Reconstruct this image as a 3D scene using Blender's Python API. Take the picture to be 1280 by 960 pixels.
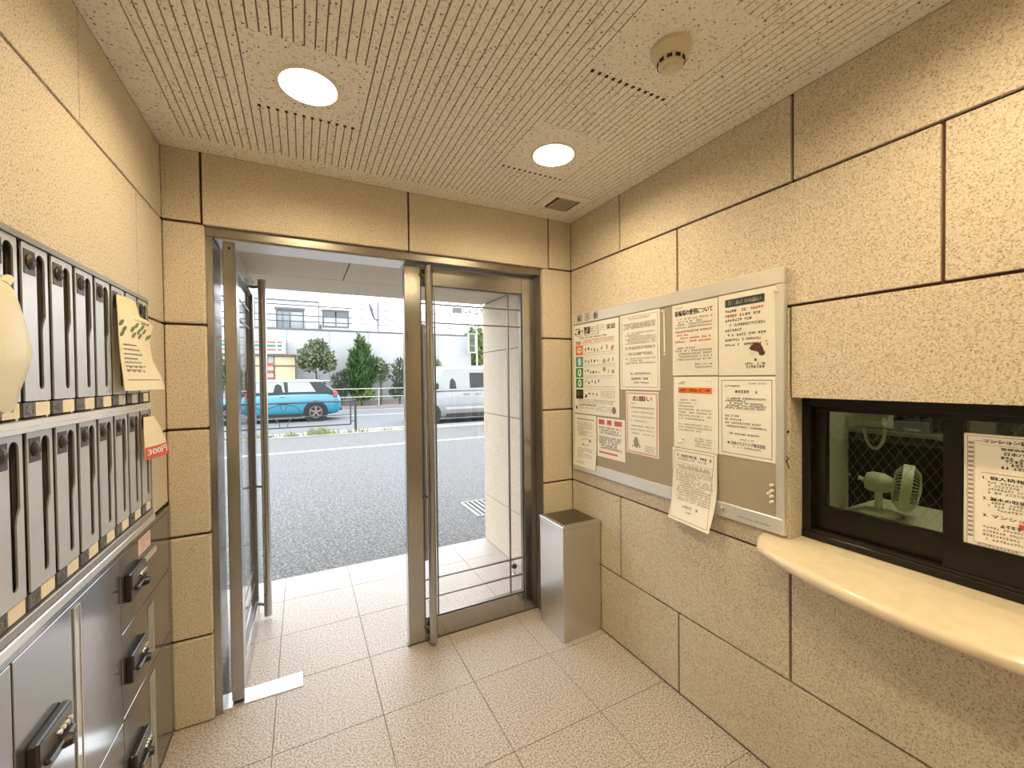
import bpy, bmesh, math, random
from mathutils import Vector, Matrix
from math import sin, cos, pi, radians
random.seed(7)
for o in list(bpy.data.objects): bpy.data.objects.remove(o, do_unlink=True)
S = bpy.context.scene
COL = S.collection

# ------------------------------------------------------------------ camera
YAW, PIT, ROL, FPX, CAMZ = radians(26.9756), radians(0.8596), radians(0.6519), 516.01, 1.40
_f = Vector((sin(YAW)*cos(PIT), cos(YAW)*cos(PIT), -sin(PIT)))
_r0 = Vector((cos(YAW), -sin(YAW), 0)); _d0 = _f.cross(_r0)
_r = _r0*cos(ROL) + _d0*sin(ROL); _d = -_r0*sin(ROL) + _d0*cos(ROL)
cd = bpy.data.cameras.new('camera'); cam = bpy.data.objects.new('camera', cd); COL.objects.link(cam)
m = Matrix((_r, -_d, -_f)).transposed().to_4x4(); m.translation = (0, 0, CAMZ); cam.matrix_world = m
cd.sensor_width = 36; cd.lens = FPX/1280*36; cd.clip_start = 0.01; cd.clip_end = 400
S.camera = cam
# ------------------------------------------------------------------ light of the place
SKY = 3.2; SUN = 0.6; BULB = 520.0; OFFICE_FILL = 5.0
W = bpy.data.worlds.new('sky'); S.world = W; W.use_nodes = True
bg = W.node_tree.nodes['Background']; bg.inputs[0].default_value = (0.93, 0.965, 1.0, 1); bg.inputs[1].default_value = SKY
sd = bpy.data.lights.new('sun', 'SUN'); sd.energy = SUN; sd.angle = radians(40); sd.color = (1, .97, .93)
so = bpy.data.objects.new('sun', sd); COL.objects.link(so); so.rotation_euler = (radians(38), 0, radians(-25))
S.view_settings.view_transform = 'Standard'; S.view_settings.look = 'None'
S.view_settings.exposure = 0.5; S.view_settings.gamma = 1.0; S.view_settings.use_curve_mapping = False

# ------------------------------------------------------------------ materials
MATS = {}; TONE = 1.0
def nodes(name):
    mt = bpy.data.materials.new(name); mt.use_nodes = True
    nt = mt.node_tree; b = nt.nodes['Principled BSDF']; return mt, nt, b
def P(name, col, rough=.5, metal=0, emit=None, es=0, spec=.5, coat=0, noise=0, nscale=60, bump=0, bscale=200):
    mt, nt, b = nodes(name); col = tuple(c*TONE for c in col)
    b.inputs['Base Color'].default_value = (*col, 1); b.inputs['Roughness'].default_value = rough
    b.inputs['Metallic'].default_value = metal; b.inputs['Specular IOR Level'].default_value = spec
    b.inputs['Coat Weight'].default_value = coat
    if emit: b.inputs['Emission Color'].default_value = (*emit, 1); b.inputs['Emission Strength'].default_value = es
    if noise or bump:
        g = nt.nodes.new('ShaderNodeNewGeometry')
    if noise:
        n = nt.nodes.new('ShaderNodeTexNoise'); n.inputs['Scale'].default_value = nscale; n.inputs['Detail'].default_value = 4
        nt.links.new(g.outputs['Position'], n.inputs['Vector'])
        r = nt.nodes.new('ShaderNodeValToRGB')
        r.color_ramp.elements[0].position = .3; r.color_ramp.elements[1].position = .7
        r.color_ramp.elements[0].color = (*[c*(1-noise) for c in col], 1)
        r.color_ramp.elements[1].color = (*[min(1, c*(1+noise)) for c in col], 1)
        nt.links.new(n.outputs['Fac'], r.inputs['Fac']); nt.links.new(r.outputs['Color'], b.inputs['Base Color'])
    if bump:
        n = nt.nodes.new('ShaderNodeTexNoise'); n.inputs['Scale'].default_value = bscale; n.inputs['Detail'].default_value = 3
        nt.links.new(g.outputs['Position'], n.inputs['Vector'])
        bp = nt.nodes.new('ShaderNodeBump'); bp.inputs['Strength'].default_value = bump; bp.inputs['Distance'].default_value = .002
        nt.links.new(n.outputs['Fac'], bp.inputs['Height']); nt.links.new(bp.outputs['Normal'], b.inputs['Normal'])
    MATS[name] = mt; return mt
def speckle(name, base, dark, light, scale, rough, bump, amt_dark=.36, amt_light=.64, flecks=None, stretch=(1, 1, 1)):
    """granular stone: two noise layers of grains, sparse dark flecks, fine relief"""
    mt, nt, b = nodes(name); L = nt.links.new
    g = nt.nodes.new('ShaderNodeNewGeometry')
    mp = nt.nodes.new('ShaderNodeMapping'); mp.inputs['Scale'].default_value = stretch; L(g.outputs['Position'], mp.inputs['Vector'])
    n = nt.nodes.new('ShaderNodeTexNoise'); n.inputs['Scale'].default_value = scale; n.inputs['Detail'].default_value = 2.5; n.inputs['Roughness'].default_value = .6
    L(mp.outputs['Vector'], n.inputs['Vector'])
    r = nt.nodes.new('ShaderNodeValToRGB'); cr = r.color_ramp
    cr.elements[0].position = amt_dark-.05; cr.elements[0].color = (*dark, 1)
    cr.elements[1].position = amt_light+.05; cr.elements[1].color = (*light, 1)
    e = cr.elements.new(amt_dark+.07); e.color = (*base, 1); e = cr.elements.new(amt_light-.07); e.color = (*base, 1)
    L(n.outputs['Fac'], r.inputs['Fac'])
    out = r.outputs['Color']
    if flecks:
        v = nt.nodes.new('ShaderNodeTexVoronoi'); v.inputs['Scale'].default_value = flecks[0]; L(mp.outputs['Vector'], v.inputs['Vector'])
        c = nt.nodes.new('ShaderNodeMath'); c.operation = 'LESS_THAN'; c.inputs[1].default_value = flecks[1]; L(v.outputs['Distance'], c.inputs[0])
        mx = nt.nodes.new('ShaderNodeMix'); mx.data_type = 'RGBA'; L(c.outputs[0], mx.inputs['Factor']); L(out, mx.inputs['A']); mx.inputs['B'].default_value = (*flecks[2], 1)
        out = mx.outputs['Result']
    L(out, b.inputs['Base Color']); b.inputs['Roughness'].default_value = rough
    bp = nt.nodes.new('ShaderNodeBump'); bp.inputs['Strength'].default_value = bump; bp.inputs['Distance'].default_value = .003
    L(n.outputs['Fac'], bp.inputs['Height']); L(bp.outputs['Normal'], b.inputs['Normal'])
    MATS[name] = mt; return mt
def brushed(name, col, rough, sc=(3, 3, 400), var=.12):
    mt, nt, b = nodes(name); L = nt.links.new
    g = nt.nodes.new('ShaderNodeNewGeometry'); mp = nt.nodes.new('ShaderNodeMapping'); mp.inputs['Scale'].default_value = sc
    L(g.outputs['Position'], mp.inputs['Vector'])
    n = nt.nodes.new('ShaderNodeTexNoise'); n.inputs['Scale'].default_value = 1; n.inputs['Detail'].default_value = 3; L(mp.outputs['Vector'], n.inputs['Vector'])
    r = nt.nodes.new('ShaderNodeMapRange'); r.inputs['To Min'].default_value = rough-var; r.inputs['To Max'].default_value = rough+var
    L(n.outputs['Fac'], r.inputs['Value']); L(r.outputs['Result'], b.inputs['Roughness'])
    b.inputs['Base Color'].default_value = (*col, 1); b.inputs['Metallic'].default_value = 1
    MATS[name] = mt; return mt
def glass(name, tint=(1, 1, 1), ior=1.45, rough=.0):
    mt = bpy.data.materials.new(name); mt.use_nodes = True; nt = mt.node_tree; L = nt.links.new
    nt.nodes.remove(nt.nodes['Principled BSDF'])
    t = nt.nodes.new('ShaderNodeBsdfTransparent'); t.inputs[0].default_value = (*tint, 1)
    gl = nt.nodes.new('ShaderNodeBsdfGlossy'); gl.inputs['Roughness'].default_value = rough
    fr = nt.nodes.new('ShaderNodeFresnel'); g = nt.nodes.new('ShaderNodeNewGeometry'); mr = nt.nodes.new('ShaderNodeMapRange'); mr.inputs['To Min'].default_value = ior; mr.inputs['To Max'].default_value = 1/ior
    L(g.outputs['Backfacing'], mr.inputs['Value']); L(mr.outputs['Result'], fr.inputs[0])    # same reflectance on both faces of a thin pane
    mx = nt.nodes.new('ShaderNodeMixShader'); L(fr.outputs[0], mx.inputs[0]); L(t.outputs[0], mx.inputs[1]); L(gl.outputs[0], mx.inputs[2])
    L(mx.outputs[0], nt.nodes['Material Output'].inputs[0]); MATS[name] = mt; return mt
speckle('stone', (.655, .58, .46), (.39, .32, .235), (.745, .682, .575), 225, .62, .55, .405, .60, (85, .145, (.23, .17, .11)))
speckle('floor_stone', (.50, .45, .42), (.24, .205, .185), (.65, .605, .58), 140, .42, .35, .43, .57)
P('joint', (.085, .036, .028), .9)
P('joint_light', (.33, .24, .15), .9)
P('grout', (.30, .26, .22), .9)
speckle('ceiling_board', (.86, .82, .76), (.52, .46, .40), (.89, .86, .81), 130, .9, .6, .37, .66, (48, .15, (.22, .18, .14)))
P('ceiling_groove', (.25, .21, .17), .95)
P('hole_dark', (.03, .02, .015), .9)
P('stainless', (.475, .475, .47), .18, 1)
P('stainless_h', (.475, .475, .47), .20, 1)
P('stainless_dark', (.22, .19, .15), .35, 1)
P('frame_brown', (.30, .28, .25), .3, .9)
P('zinc', (.74, .75, .76), .28, 1, noise=.08, nscale=18)
brushed('bin_steel', (.70, .695, .675), .33, (700, 700, 20), .06)
glass('clear_glass'); glass('sleeve', (.985, .98, .97), 1.45, .08); glass('office_glass', (.76, .79, .66), 1.45)
P('muntin', (.23, .22, .21), .35, .9)
P('lamp_white', (.80, .76, .68), .45); P('reflector', (.92, .86, .70), .35, 0)
P('bulb', (1, 1, 1), .5, emit=(1.0, .80, .50), es=BULB)
P('offwhite_plastic', (.66, .59, .44), .4); P('vent_white', (.78, .74, .67), .5); P('vent_mesh', (.40, .34, .27), .8, noise=.4, nscale=500)
P('alu', (.78, .77, .74), .35, .55); P('alu_dull', (.70, .68, .63), .4, .5)
P('board_cloth', (.36, .315, .245), .85, noise=.06, nscale=900)
def paper(name, col, rough=.22, coat=.35, wave=.10):
    mt, nt, b = nodes(name); L = nt.links.new
    b.inputs['Base Color'].default_value = (*col, 1); b.inputs['Roughness'].default_value = .6; b.inputs['Coat Weight'].default_value = coat; b.inputs['Coat Roughness'].default_value = rough
    g = nt.nodes.new('ShaderNodeNewGeometry'); n = nt.nodes.new('ShaderNodeTexNoise'); n.inputs['Scale'].default_value = 22; n.inputs['Detail'].default_value = 1
    L(g.outputs['Position'], n.inputs['Vector']); bp = nt.nodes.new('ShaderNodeBump'); bp.inputs['Strength'].default_value = wave; bp.inputs['Distance'].default_value = .02
    L(n.outputs['Fac'], bp.inputs['Height']); L(bp.outputs['Normal'], b.inputs['Coat Normal'])
    MATS[name] = mt
paper('paper', (.89, .87, .82), .5, .1); paper('sleeve_paper', (.89, .87, .81), .4, .1, .1); paper('poster_paper', (.88, .87, .80), .3, .25)
P('ink', (.10, .085, .075), .8); P('ink_grey', (.34, .30, .27), .8); P('ink_red', (.62, .10, .07), .8); P('ink_pink', (.60, .13, .17), .8)
P('ink_orange', (.80, .19, .05), .8); P('ink_teal', (.10, .30, .36), .8); P('ink_green', (.015, .25, .085), .8); P('ink_black', (.02, .018, .015), .7)
P('ink_navy', (.035, .05, .07), .7); P('ink_yellow', (.80, .62, .06), .8); P('print_white', (.82, .80, .74), .7); P('ink_purple', (.30, .18, .33), .8)
P('ink_brown', (.10, .04, .03), .8); P('title_blue', (.17, .17, .24), .7); P('ink_tan', (.55, .33, .13), .8)
P('black_frame', (.008, .007, .006), .3, 0, spec=.3); P('black_frame2', (.02, .018, .016), .3, .2)
P('marble', (.80, .70, .52), .16, coat=.3, noise=.05, nscale=25)
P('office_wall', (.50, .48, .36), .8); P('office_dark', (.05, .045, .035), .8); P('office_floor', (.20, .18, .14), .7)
P('fan_plastic', (.66, .66, .50), .4); P('phone_plastic', (.58, .57, .45), .4); P('led', (1, 1, 1), .5, emit=(1, .95, .8), es=6)
P('office_fill_glow', (1, 1, 1), .5, emit=(1, .95, .78), es=OFFICE_FILL)  # glow of the added panel that lights the office
P('wire', (.30, .28, .22), .5, .6)
P('mail_door', (.58, .58, .575), .36, .55, noise=.05, nscale=12); P('mail_edge', (.62, .55, .44), .3, .85)
P('mail_dark', (.018, .014, .012), .8); P('mail_casing', (.36, .345, .32), .4, .7); P('dial', (.035, .03, .027), .35, .2); P('dial_plate', (.075, .068, .06), .4, .4)
P('name_card', (.80, .72, .56), .5); P('num_plate', (.10, .095, .10), .45); P('num_ink', (.80, .78, .74), .6); P('rail_alu', (.82, .82, .81), .3, .6)
def lockermat():
    mt, nt, b = nodes('locker_steel'); L = nt.links.new
    b.inputs['Base Color'].default_value = (.28, .278, .275, 1); b.inputs['Metallic'].default_value = .8; b.inputs['Roughness'].default_value = .15
    g = nt.nodes.new('ShaderNodeNewGeometry'); n = nt.nodes.new('ShaderNodeTexNoise'); n.inputs['Scale'].default_value = 190; n.inputs['Detail'].default_value = 2
    L(g.outputs['Position'], n.inputs['Vector']); bp = nt.nodes.new('ShaderNodeBump'); bp.inputs['Strength'].default_value = .06; bp.inputs['Distance'].default_value = .001
    L(n.outputs['Fac'], bp.inputs['Height']); L(bp.outputs['Normal'], b.inputs['Normal']); MATS['locker_steel'] = mt
lockermat()
P('locker_gap', (.10, .075, .06), .6); P('lock_black', (.022, .020, .018), .3); P('lock_face', (.13, .12, .11), .35, .4); P('chrome', (.75, .74, .72), .15, 1); P('locker_trim', (.72, .71, .68), .3, .7)
P('slot_window', (.42, .42, .41), .08, .4); P('label_pink', (.78, .62, .55), .5)
P('plastic_bag', (.74, .70, .58), .4, bump=.3, bscale=60); paper('flyer_cream', (.80, .70, .44), .3, .3); P('leaf_print', (.14, .20, .08), .7)
# outside
TONE = .56
speckle('asphalt', (.125, .128, .131), (.055, .058, .06), (.23, .235, .24), 48, .9, .5, .40, .60)
P('road', (.24, .255, .275), .85, noise=.10, nscale=9); P('line_white', (.80, .80, .79), .7, noise=.1, nscale=14); P('kerb', (.52, .49, .44), .85, noise=.15, nscale=9)
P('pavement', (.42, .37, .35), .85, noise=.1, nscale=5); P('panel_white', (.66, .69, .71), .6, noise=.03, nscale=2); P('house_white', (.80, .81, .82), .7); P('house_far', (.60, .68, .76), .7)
P('win_frame', (.16, .17, .19), .5); P('win_glass', (.30, .36, .42), .1, coat=.5); P('curtain', (.62, .66, .70), .7); P('rail_grey', (.18, .19, .21), .5); P('cable', (.10, .11, .12), .6)
P('guard_green', (.035, .060, .058), .45); P('leaf_olive', (.20, .25, .13), .6, noise=.35, nscale=3); P('leaf_conifer', (.095, .19, .055), .6, noise=.4, nscale=3)
P('leaf_dark', (.10, .15, .075), .6, noise=.35, nscale=3); P('leaf_bright', (.21, .31, .07), .6, noise=.35, nscale=3); P('bark', (.16, .12, .085), .9); P('grass', (.38, .43, .20), .8, noise=.3, nscale=6)
P('car_blue', (.045, .33, .50), .28, coat=.6); P('car_white', (.78, .79, .80), .22, coat=.5); P('car_silver', (.60, .62, .64), .3, .3, coat=.4); P('van_silver', (.40, .42, .44), .3, .2, coat=.4); P('car_glass', (.04, .045, .05), .25, spec=.25)
P('car_glass_pale', (.40, .46, .44), .08, coat=.5); P('tyre', (.02, .02, .02), .8); P('rim', (.45, .42, .41), .35, .7); P('car_black', (.015, .015, .015), .5); P('tail_red', (.62, .10, .12), .3)
P('shop_white', (.82, .83, .82), .5); P('shop_red', (.72, .12, .10), .5); P('shop_green', (.02, .42, .17), .5); P('shop_cream', (.80, .70, .44), .5, emit=(1, .82, .5), es=.12); P('shop_brown', (.28, .17, .11), .6)
TONE = 1.0
P('grate', (.24, .24, .235), .5, .4); P('house_white', (.62, .63, .64), .7)
P('_grate', (.62, .62, .60), .45, .6); P('rubber', (.03, .03, .03), .7)

# ------------------------------------------------------------------ builders
ORG = {}
def empty(name, loc):
    o = bpy.data.objects.new(name, None); COL.objects.link(o); o.location = loc; ORG[o] = Vector(loc); o.empty_display_size = .1; return o
def tag(o, label, cat, group=None, kind=None):
    o['label'] = label; o['category'] = cat
    if group: o['group'] = group
    if kind: o['kind'] = kind
    return o
def thing(name, label, cat, loc=(0, 0, 0), group=None, kind=None): return tag(empty(name, loc), label, cat, group, kind)
class B:
    """collects shapes (world coordinates) that become one mesh object"""
    def __init__(s): s.bm = bmesh.new()
    def poly(s, vs, fs):
        V = [s.bm.verts.new(v) for v in vs]
        for f in fs:
            try: s.bm.faces.new([V[i] for i in f])
            except ValueError: pass
        return V
    def box(s, a, b, bev=0, seg=1, mat=None):
        x0, y0, z0 = a; x1, y1, z1 = b
        x0, x1 = min(x0, x1), max(x0, x1); y0, y1 = min(y0, y1), max(y0, y1); z0, z1 = min(z0, z1), max(z0, z1)
        vs = [Vector(p) for p in ((x0, y0, z0), (x1, y0, z0), (x1, y1, z0), (x0, y1, z0), (x0, y0, z1), (x1, y0, z1), (x1, y1, z1), (x0, y1, z1))]
        if mat: vs = [mat @ v for v in vs]
        V = s.poly(vs, [(3, 2, 1, 0), (4, 5, 6, 7), (0, 1, 5, 4), (1, 2, 6, 5), (2, 3, 7, 6), (3, 0, 4, 7)])
        if bev:
            es = list({e for v in V for e in v.link_edges})
            bmesh.ops.bevel(s.bm, geom=es, offset=bev, segments=seg, affect='EDGES', profile=.5)
        return s
    def rings(s, rs, cap=True, closed=True):
        R = [[s.bm.verts.new(p) for p in r] for r in rs]; n = len(R[0])
        for a, b in zip(R, R[1:]):
            for i in range(n if closed else n-1):
                j = (i+1) % n
                try: s.bm.faces.new((a[i], a[j], b[j], b[i]))
                except ValueError: pass
        if cap:
            for r, rev in ((R[0], True), (R[-1], False)):
                try: s.bm.faces.new(r[::-1] if rev else r)
                except ValueError: pass
        return s
    def tube(s, pts, r, n=8, cap=True):
        pts = [Vector(p) for p in pts]; rs = []
        rr = r if isinstance(r, (list, tuple)) else [r]*len(pts)
        up = Vector((0, 0, 1)); t0 = (pts[1]-pts[0]).normalized()
        if abs(t0.dot(up)) > .9: up = Vector((1, 0, 0))
        u = t0.cross(up).normalized()
        for i, p in enumerate(pts):
            t = (pts[min(i+1, len(pts)-1)]-pts[max(i-1, 0)]).normalized()
            u = (u-t*u.dot(t)).normalized(); w = t.cross(u)
            rs.append([p+(u*cos(2*pi*k/n)+w*sin(2*pi*k/n))*rr[i] for k in range(n)])
        return s.rings(rs, cap)
    def lathe(s, c, prof, n=24, axis=(0, 0, 1), cap=True):
        """prof: list of (r, h) along axis from c"""
        ax = Vector(axis).normalized(); up = Vector((0, 0, 1)) if abs(ax.z) < .9 else Vector((1, 0, 0))
        u = ax.cross(up).normalized(); w = ax.cross(u); c = Vector(c)
        return s.rings([[c+ax*h+(u*cos(2*pi*k/n)+w*sin(2*pi*k/n))*max(r, 1e-5) for k in range(n)] for r, h in prof], cap)
    def prism(s, outer, f0, f1, holes=()):
        """polygon (2-d) with holes, extruded between the maps f0 and f1 : (a,b)->xyz"""
        tmp = bmesh.new(); es = []
        for lp in [outer]+list(holes):
            V = [tmp.verts.new((p[0], p[1], 0)) for p in lp]
            es += [tmp.edges.new((V[i], V[(i+1) % len(V)])) for i in range(len(V))]
        bmesh.ops.triangle_fill(tmp, edges=es, use_beauty=True); tmp.verts.index_update()
        pv = [tuple(v.co[:2]) for v in tmp.verts]; tri = [[v.index for v in f.verts] for f in tmp.faces]; tmp.free()
        s.poly([f0(*p) for p in pv], tri); s.poly([f1(*p) for p in pv], [t[::-1] for t in tri])
        for lp in [outer]+list(holes):
            n = len(lp); s.poly([f0(*p) for p in lp]+[f1(*p) for p in lp], [(i, (i+1) % n, n+(i+1) % n, n+i) for i in range(n)])
        return s
    def make(s, name, mat, parent=None, smooth=False, loc=None):
        bmesh.ops.remove_doubles(s.bm, verts=s.bm.verts, dist=1e-6)
        bmesh.ops.recalc_face_normals(s.bm, faces=s.bm.faces)
        off = ORG[parent] if parent is not None else (Vector(loc) if loc else None)
        me = bpy.data.meshes.new(name)
        if off is None:
            vs = [v.co for v in s.bm.verts]
            off = Vector(((min(v.x for v in vs)+max(v.x for v in vs))/2, (min(v.y for v in vs)+max(v.y for v in vs))/2, min(v.z for v in vs)))
        bmesh.ops.translate(s.bm, verts=s.bm.verts, vec=-off)
        s.bm.to_mesh(me); s.bm.free()
        o = bpy.data.objects.new(name, me); COL.objects.link(o); me.materials.append(MATS[mat])
        if parent is not None: o.parent = parent; ORG[o] = off
        else: o.location = off; ORG[o] = off
        if smooth:
            me.polygons.foreach_set('use_smooth', [True]*len(me.polygons))
            try: me.set_sharp_from_angle(angle=radians(smooth if smooth > 1 else 40))
            except Exception: pass
        return o
def box(name, a, b, mat, parent=None, bev=0, seg=1): return B().box(a, b, bev, seg).make(name, mat, parent)
def circ(cx, cy, r, n=24, a0=0): return [(cx+r*cos(a0+2*pi*k/n), cy+r*sin(a0+2*pi*k/n)) for k in range(n)]
def rrect(x0, y0, x1, y1, r, n=4):
    out = []
    for cx, cy, a in ((x1-r, y0+r, -pi/2), (x1-r, y1-r, 0), (x0+r, y1-r, pi/2), (x0+r, y0+r, pi)):
        out += [(cx+r*cos(a+pi/2*k/n), cy+r*sin(a+pi/2*k/n)) for k in range(n+1)]
    return out
_TXT = {}
def text_tris(s):
    if s not in _TXT:
        c = bpy.data.curves.new('lettering', 'FONT'); c.body = s; c.resolution_u = 2
        o = bpy.data.objects.new('lettering', c); COL.objects.link(o); bpy.context.view_layer.update()
        me = bpy.data.meshes.new_from_object(o.evaluated_get(bpy.context.evaluated_depsgraph_get()))
        vs = [v.co.copy() for v in me.vertices]; fs = [list(p.vertices) for p in me.polygons]
        bpy.data.objects.remove(o); bpy.data.curves.remove(c); bpy.data.meshes.remove(me)
        x0 = min(v.x for v in vs); x1 = max(v.x for v in vs); y0 = min(v.y for v in vs); y1 = max(v.y for v in vs)
        _TXT[s] = ([((v.x-x0)/(x1-x0), (v.y-y0)/(y1-y0)) for v in vs], fs)
    return _TXT[s]
def lettering(b, s, f, x0, y0, x1, y1, bold=0):
    """fit the string into the rectangle of the print plane f"""
    vs, fs = text_tris(s)
    for dx in ((0,) if not bold else (-bold, 0, bold)):
        b.poly([f(x0+u*(x1-x0)+dx, y0+v*(y1-y0)) for u, v in vs], fs)
def rect2(b, f, x0, y0, x1, y1): b.poly([f(x0, y0), f(x1, y0), f(x1, y1), f(x0, y1)], [(0, 1, 2, 3)])
def frame2(b, f, x0, y0, x1, y1, w):
    rect2(b, f, x0, y0, x1, y0+w); rect2(b, f, x0, y1-w, x1, y1); rect2(b, f, x0, y0+w, x0+w, y1-w); rect2(b, f, x1-w, y0+w, x1, y1-w)
def lines(b, f, x0, x1, ys, h, rnd, full=.8):
    """rows of tiny illegible print"""
    for y in ys:
        x = x0+(rnd.random()*.02 if rnd.random() < .3 else 0); end = x0+(x1-x0)*(1 if rnd.random() < full else .35+.5*rnd.random())
        while x+h*.9 < end:
            w = h*(.75+.3*rnd.random())
            if rnd.random() < .88:
                k = rnd.randrange(4)
                if k != 0: rect2(b, f, x, y+h*.75, x+w, y+h*.95)
                if k != 1: rect2(b, f, x+w*.08, y+h*.35, x+w*.95, y+h*.55)
                if k != 2: rect2(b, f, x, y, x+w*.9, y+h*.18)
                rect2(b, f, x+w*(.3+.25*rnd.random()), y, x+w*.62, y+h)
            x += w*1.15

# ------------------------------------------------------------------ numbers of the room
XL, XR, YD, YB, ZC = -.48, 1.46, 2.067, -2.4, 2.327
ZJ = [0, .357, .777, 1.207, 1.63, 2.04, ZC]
G = .0045       # half joint
def st(o, label, cat): return tag(o, label, cat, kind='structure')
def tile_x(parent, xf, xb, y0, y1, z0, z1, g=G, gv=None):
    gv = g if gv is None else gv
    if z1 == ZC: z1 += g
    box('tile', (xf, y0+gv, z0+g), (xb, y1-gv, z1-g), 'stone', parent, .0015)
def tile_y(parent, yf, yb, x0, x1, z0, z1, g=G):
    if z1 == ZC: z1 += g
    box('tile', (x0+g, yf, z0+g), (x1-g, yb, z1-g), 'stone', parent, .0015)
# ---- floor: slabs inside and out on the porch
T = .4045
fl = st(box('floor', (XL-.35, YB-.1, -.12), (XR+.02, 3.32, -.004), 'grout'), 'beige granular stone tile floor running from lobby out onto porch', 'floor')
XG = [-.123+T*k for k in range(-1, 5)]
YG = [1.362+T*k for k in range(-10, 5)]+[3.32]
bm0 = None
xs = [XL-.02]+[x for x in XG if XL < x < XR]+[XR]
for i in range(len(xs)-1):
    for j in range(len(YG)-1):
        y0, y1 = YG[j], min(YG[j+1], 3.32)
        if y1 < YB: continue
        box('floor_tile', (xs[i]+.0013, y0+.0013, -.02), (xs[i+1]-.0013, y1-.0013, 0), 'floor_stone', fl, .0008)
# ---- right wall with the reception opening (y -.035 .. .815, z .805 .. 1.323)
OY0, OY1, OZ0, OZ1 = -.035, .815, .80, 1.323
b = B()
for a, c in (((XR+.012, OY1+.012, 0), (XR+.14, 2.35, 2.6)), ((XR+.012, YB, 0), (XR+.14, OY0, 2.6)), ((XR+.012, OY0, 0), (XR+.14, OY1, OZ0)), ((XR+.012, OY0, OZ1), (XR+.14, OY1, 2.6))): b.box(a, c)
wr = st(b.make('wall_right', 'joint'), 'beige speckled stone block wall with dark joints around reception window', 'wall')
def ybounds(start, lo, hi):
    ys = []; y = start
    while y > lo: ys.append(y); y -= .834
    return [hi]+[v for v in ys if v < hi]+[lo]
for k, s0 in ((5, 1.638), (4, 1.276), (1, 1.646), (0, 1.279)):
    ys = ybounds(s0, YB, YD+.004)
    for a, c in zip(ys, ys[1:]): tile_x(wr, XR, XR+.03, c, a, ZJ[k], ZJ[k+1])
for k, s0 in ((3, 1.646), (2, 1.279)):
    ys = [YD+.004, s0]+([] if k == 3 else [])+[OY1]
    for a, c in zip(ys, ys[1:]): tile_x(wr, XR, XR+.03, c-(G if c == OY1 else 0), a, ZJ[k], ZJ[k+1])
    ys = [OY0, -.9, -1.73, YB]
    for a, c in zip(ys, ys[1:]): tile_x(wr, XR, XR+.03, c, a, ZJ[k], ZJ[k+1])
box('tile', (XR, OY0+.002, OZ1), (XR+.03, OY1-.008, ZJ[4]-G), 'stone', wr, .0015)
box('tile', (XR, OY0, ZJ[2]+G), (XR+.03, OY1, .803), 'stone', wr, .001)
box('reveal', (XR+.0005, OY1-.0045, .8455), (XR+.068, OY1-.0003, OZ1-.0005), 'stone', wr); box('reveal_backing', (XR+.0305, OY1, .8455), (XR+.068, OY1+.0115, OZ1-.0005), 'stone', wr); box('reveal', (XR+.0305, OY0-.008, .8455), (XR+.068, OY0+.004, OZ1), 'stone', wr)
# ---- left wall with the recess for mailboxes and lockers
MY0, MY1, MZ0, MZ1 = 1.0145, 1.8585, .957, 1.688
LY0, LY1, LZ1 = .567, 2.060, .918
b = B()
for a, c in (((XL-.012, LY0-.005, MZ1), (XL-.14, 2.35, 2.6)), ((XL-.012, YB, 0), (XL-.14, LY0-.005, 2.6)), ((XL-.012, LY0-.005, LZ1), (XL-.14, MY0-.005, MZ1)), ((XL-.012, MY1+.005, LZ1+.004), (XL-.14, 2.35, MZ1)),
             ((XL-.012, LY1+.003, 0), (XL-.14, 2.35, LZ1+.004)), ((XL-.40, LY0-.1, 0), (XL-.44, 2.3, 1.8)), ((XL-.14, LY0-.1, 1.70), (XL-.40, 2.3, 1.8)), ((XL-.14, LY0-.1, 0), (XL-.40, LY0-.01, 1.7)), ((XL-.14, 2.2, 0), (XL-.40, 2.3, 1.7))): b.box(a, c)
wl = st(b.make('wall_left', 'joint'), 'yellow lit speckled stone block wall above the grey mailboxes', 'wall')
def tile_poly(parent, pts):
    B().prism(pts, lambda y, z: (XL, y, z), lambda y, z: (XL-.03, y, z)).make('tile', 'stone', parent)
ys = ybounds(1.405, YB, YD+.004)
for a, c in zip(ys, ys[1:]): tile_x(wl, XL, XL-.03, c, a, ZJ[5], ZJ[6], G, .002)
tile_poly(wl, [(1.792, MZ1+.003), (MY1+.003, MZ1+.003), (MY1+.003, ZJ[4]+G), (YD+.004, ZJ[4]+G), (YD+.004, ZJ[5]-G), (1.792, ZJ[5]-G)])
tile_poly(wl, [(.958, ZJ[4]+G), (MY0-.003, ZJ[4]+G), (MY0-.003, MZ1+.003), (1.7885, MZ1+.003), (1.7885, ZJ[5]-G), (.958, ZJ[5]-G)])
tile_x(wl, XL, XL-.03, .122, .956, ZJ[4], ZJ[5], G, .002); tile_x(wl, XL, XL-.03, -.712, .122, ZJ[4], ZJ[5], G, .002); tile_x(wl, XL, XL-.03, YB, -.712, ZJ[4], ZJ[5], G, .002)
tile_x(wl, XL, XL-.03, MY1+.001, YD+.004, ZJ[3], ZJ[4], G, .002); tile_x(wl, XL, XL-.03, MY1+.001, YD+.004, LZ1+.004, ZJ[3], G, .002)
for k in (3, 2, 1, 0):
    ys = [LY0-.005, -.26 if k % 2 else .12, -1.1, YB] if k < 2 else [MY0-.004 if k == 3 else LY0-.005, .12 if k == 3 else -.26, -1.1, YB]
    for a, c in zip(ys, ys[1:]): tile_x(wl, XL, XL-.03, c, a, ZJ[k], ZJ[k+1], G, .002)
tile_x(wl, XL, XL-.03, LY0, MY0-.004, LZ1+.004, ZJ[3], G, .002)
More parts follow.
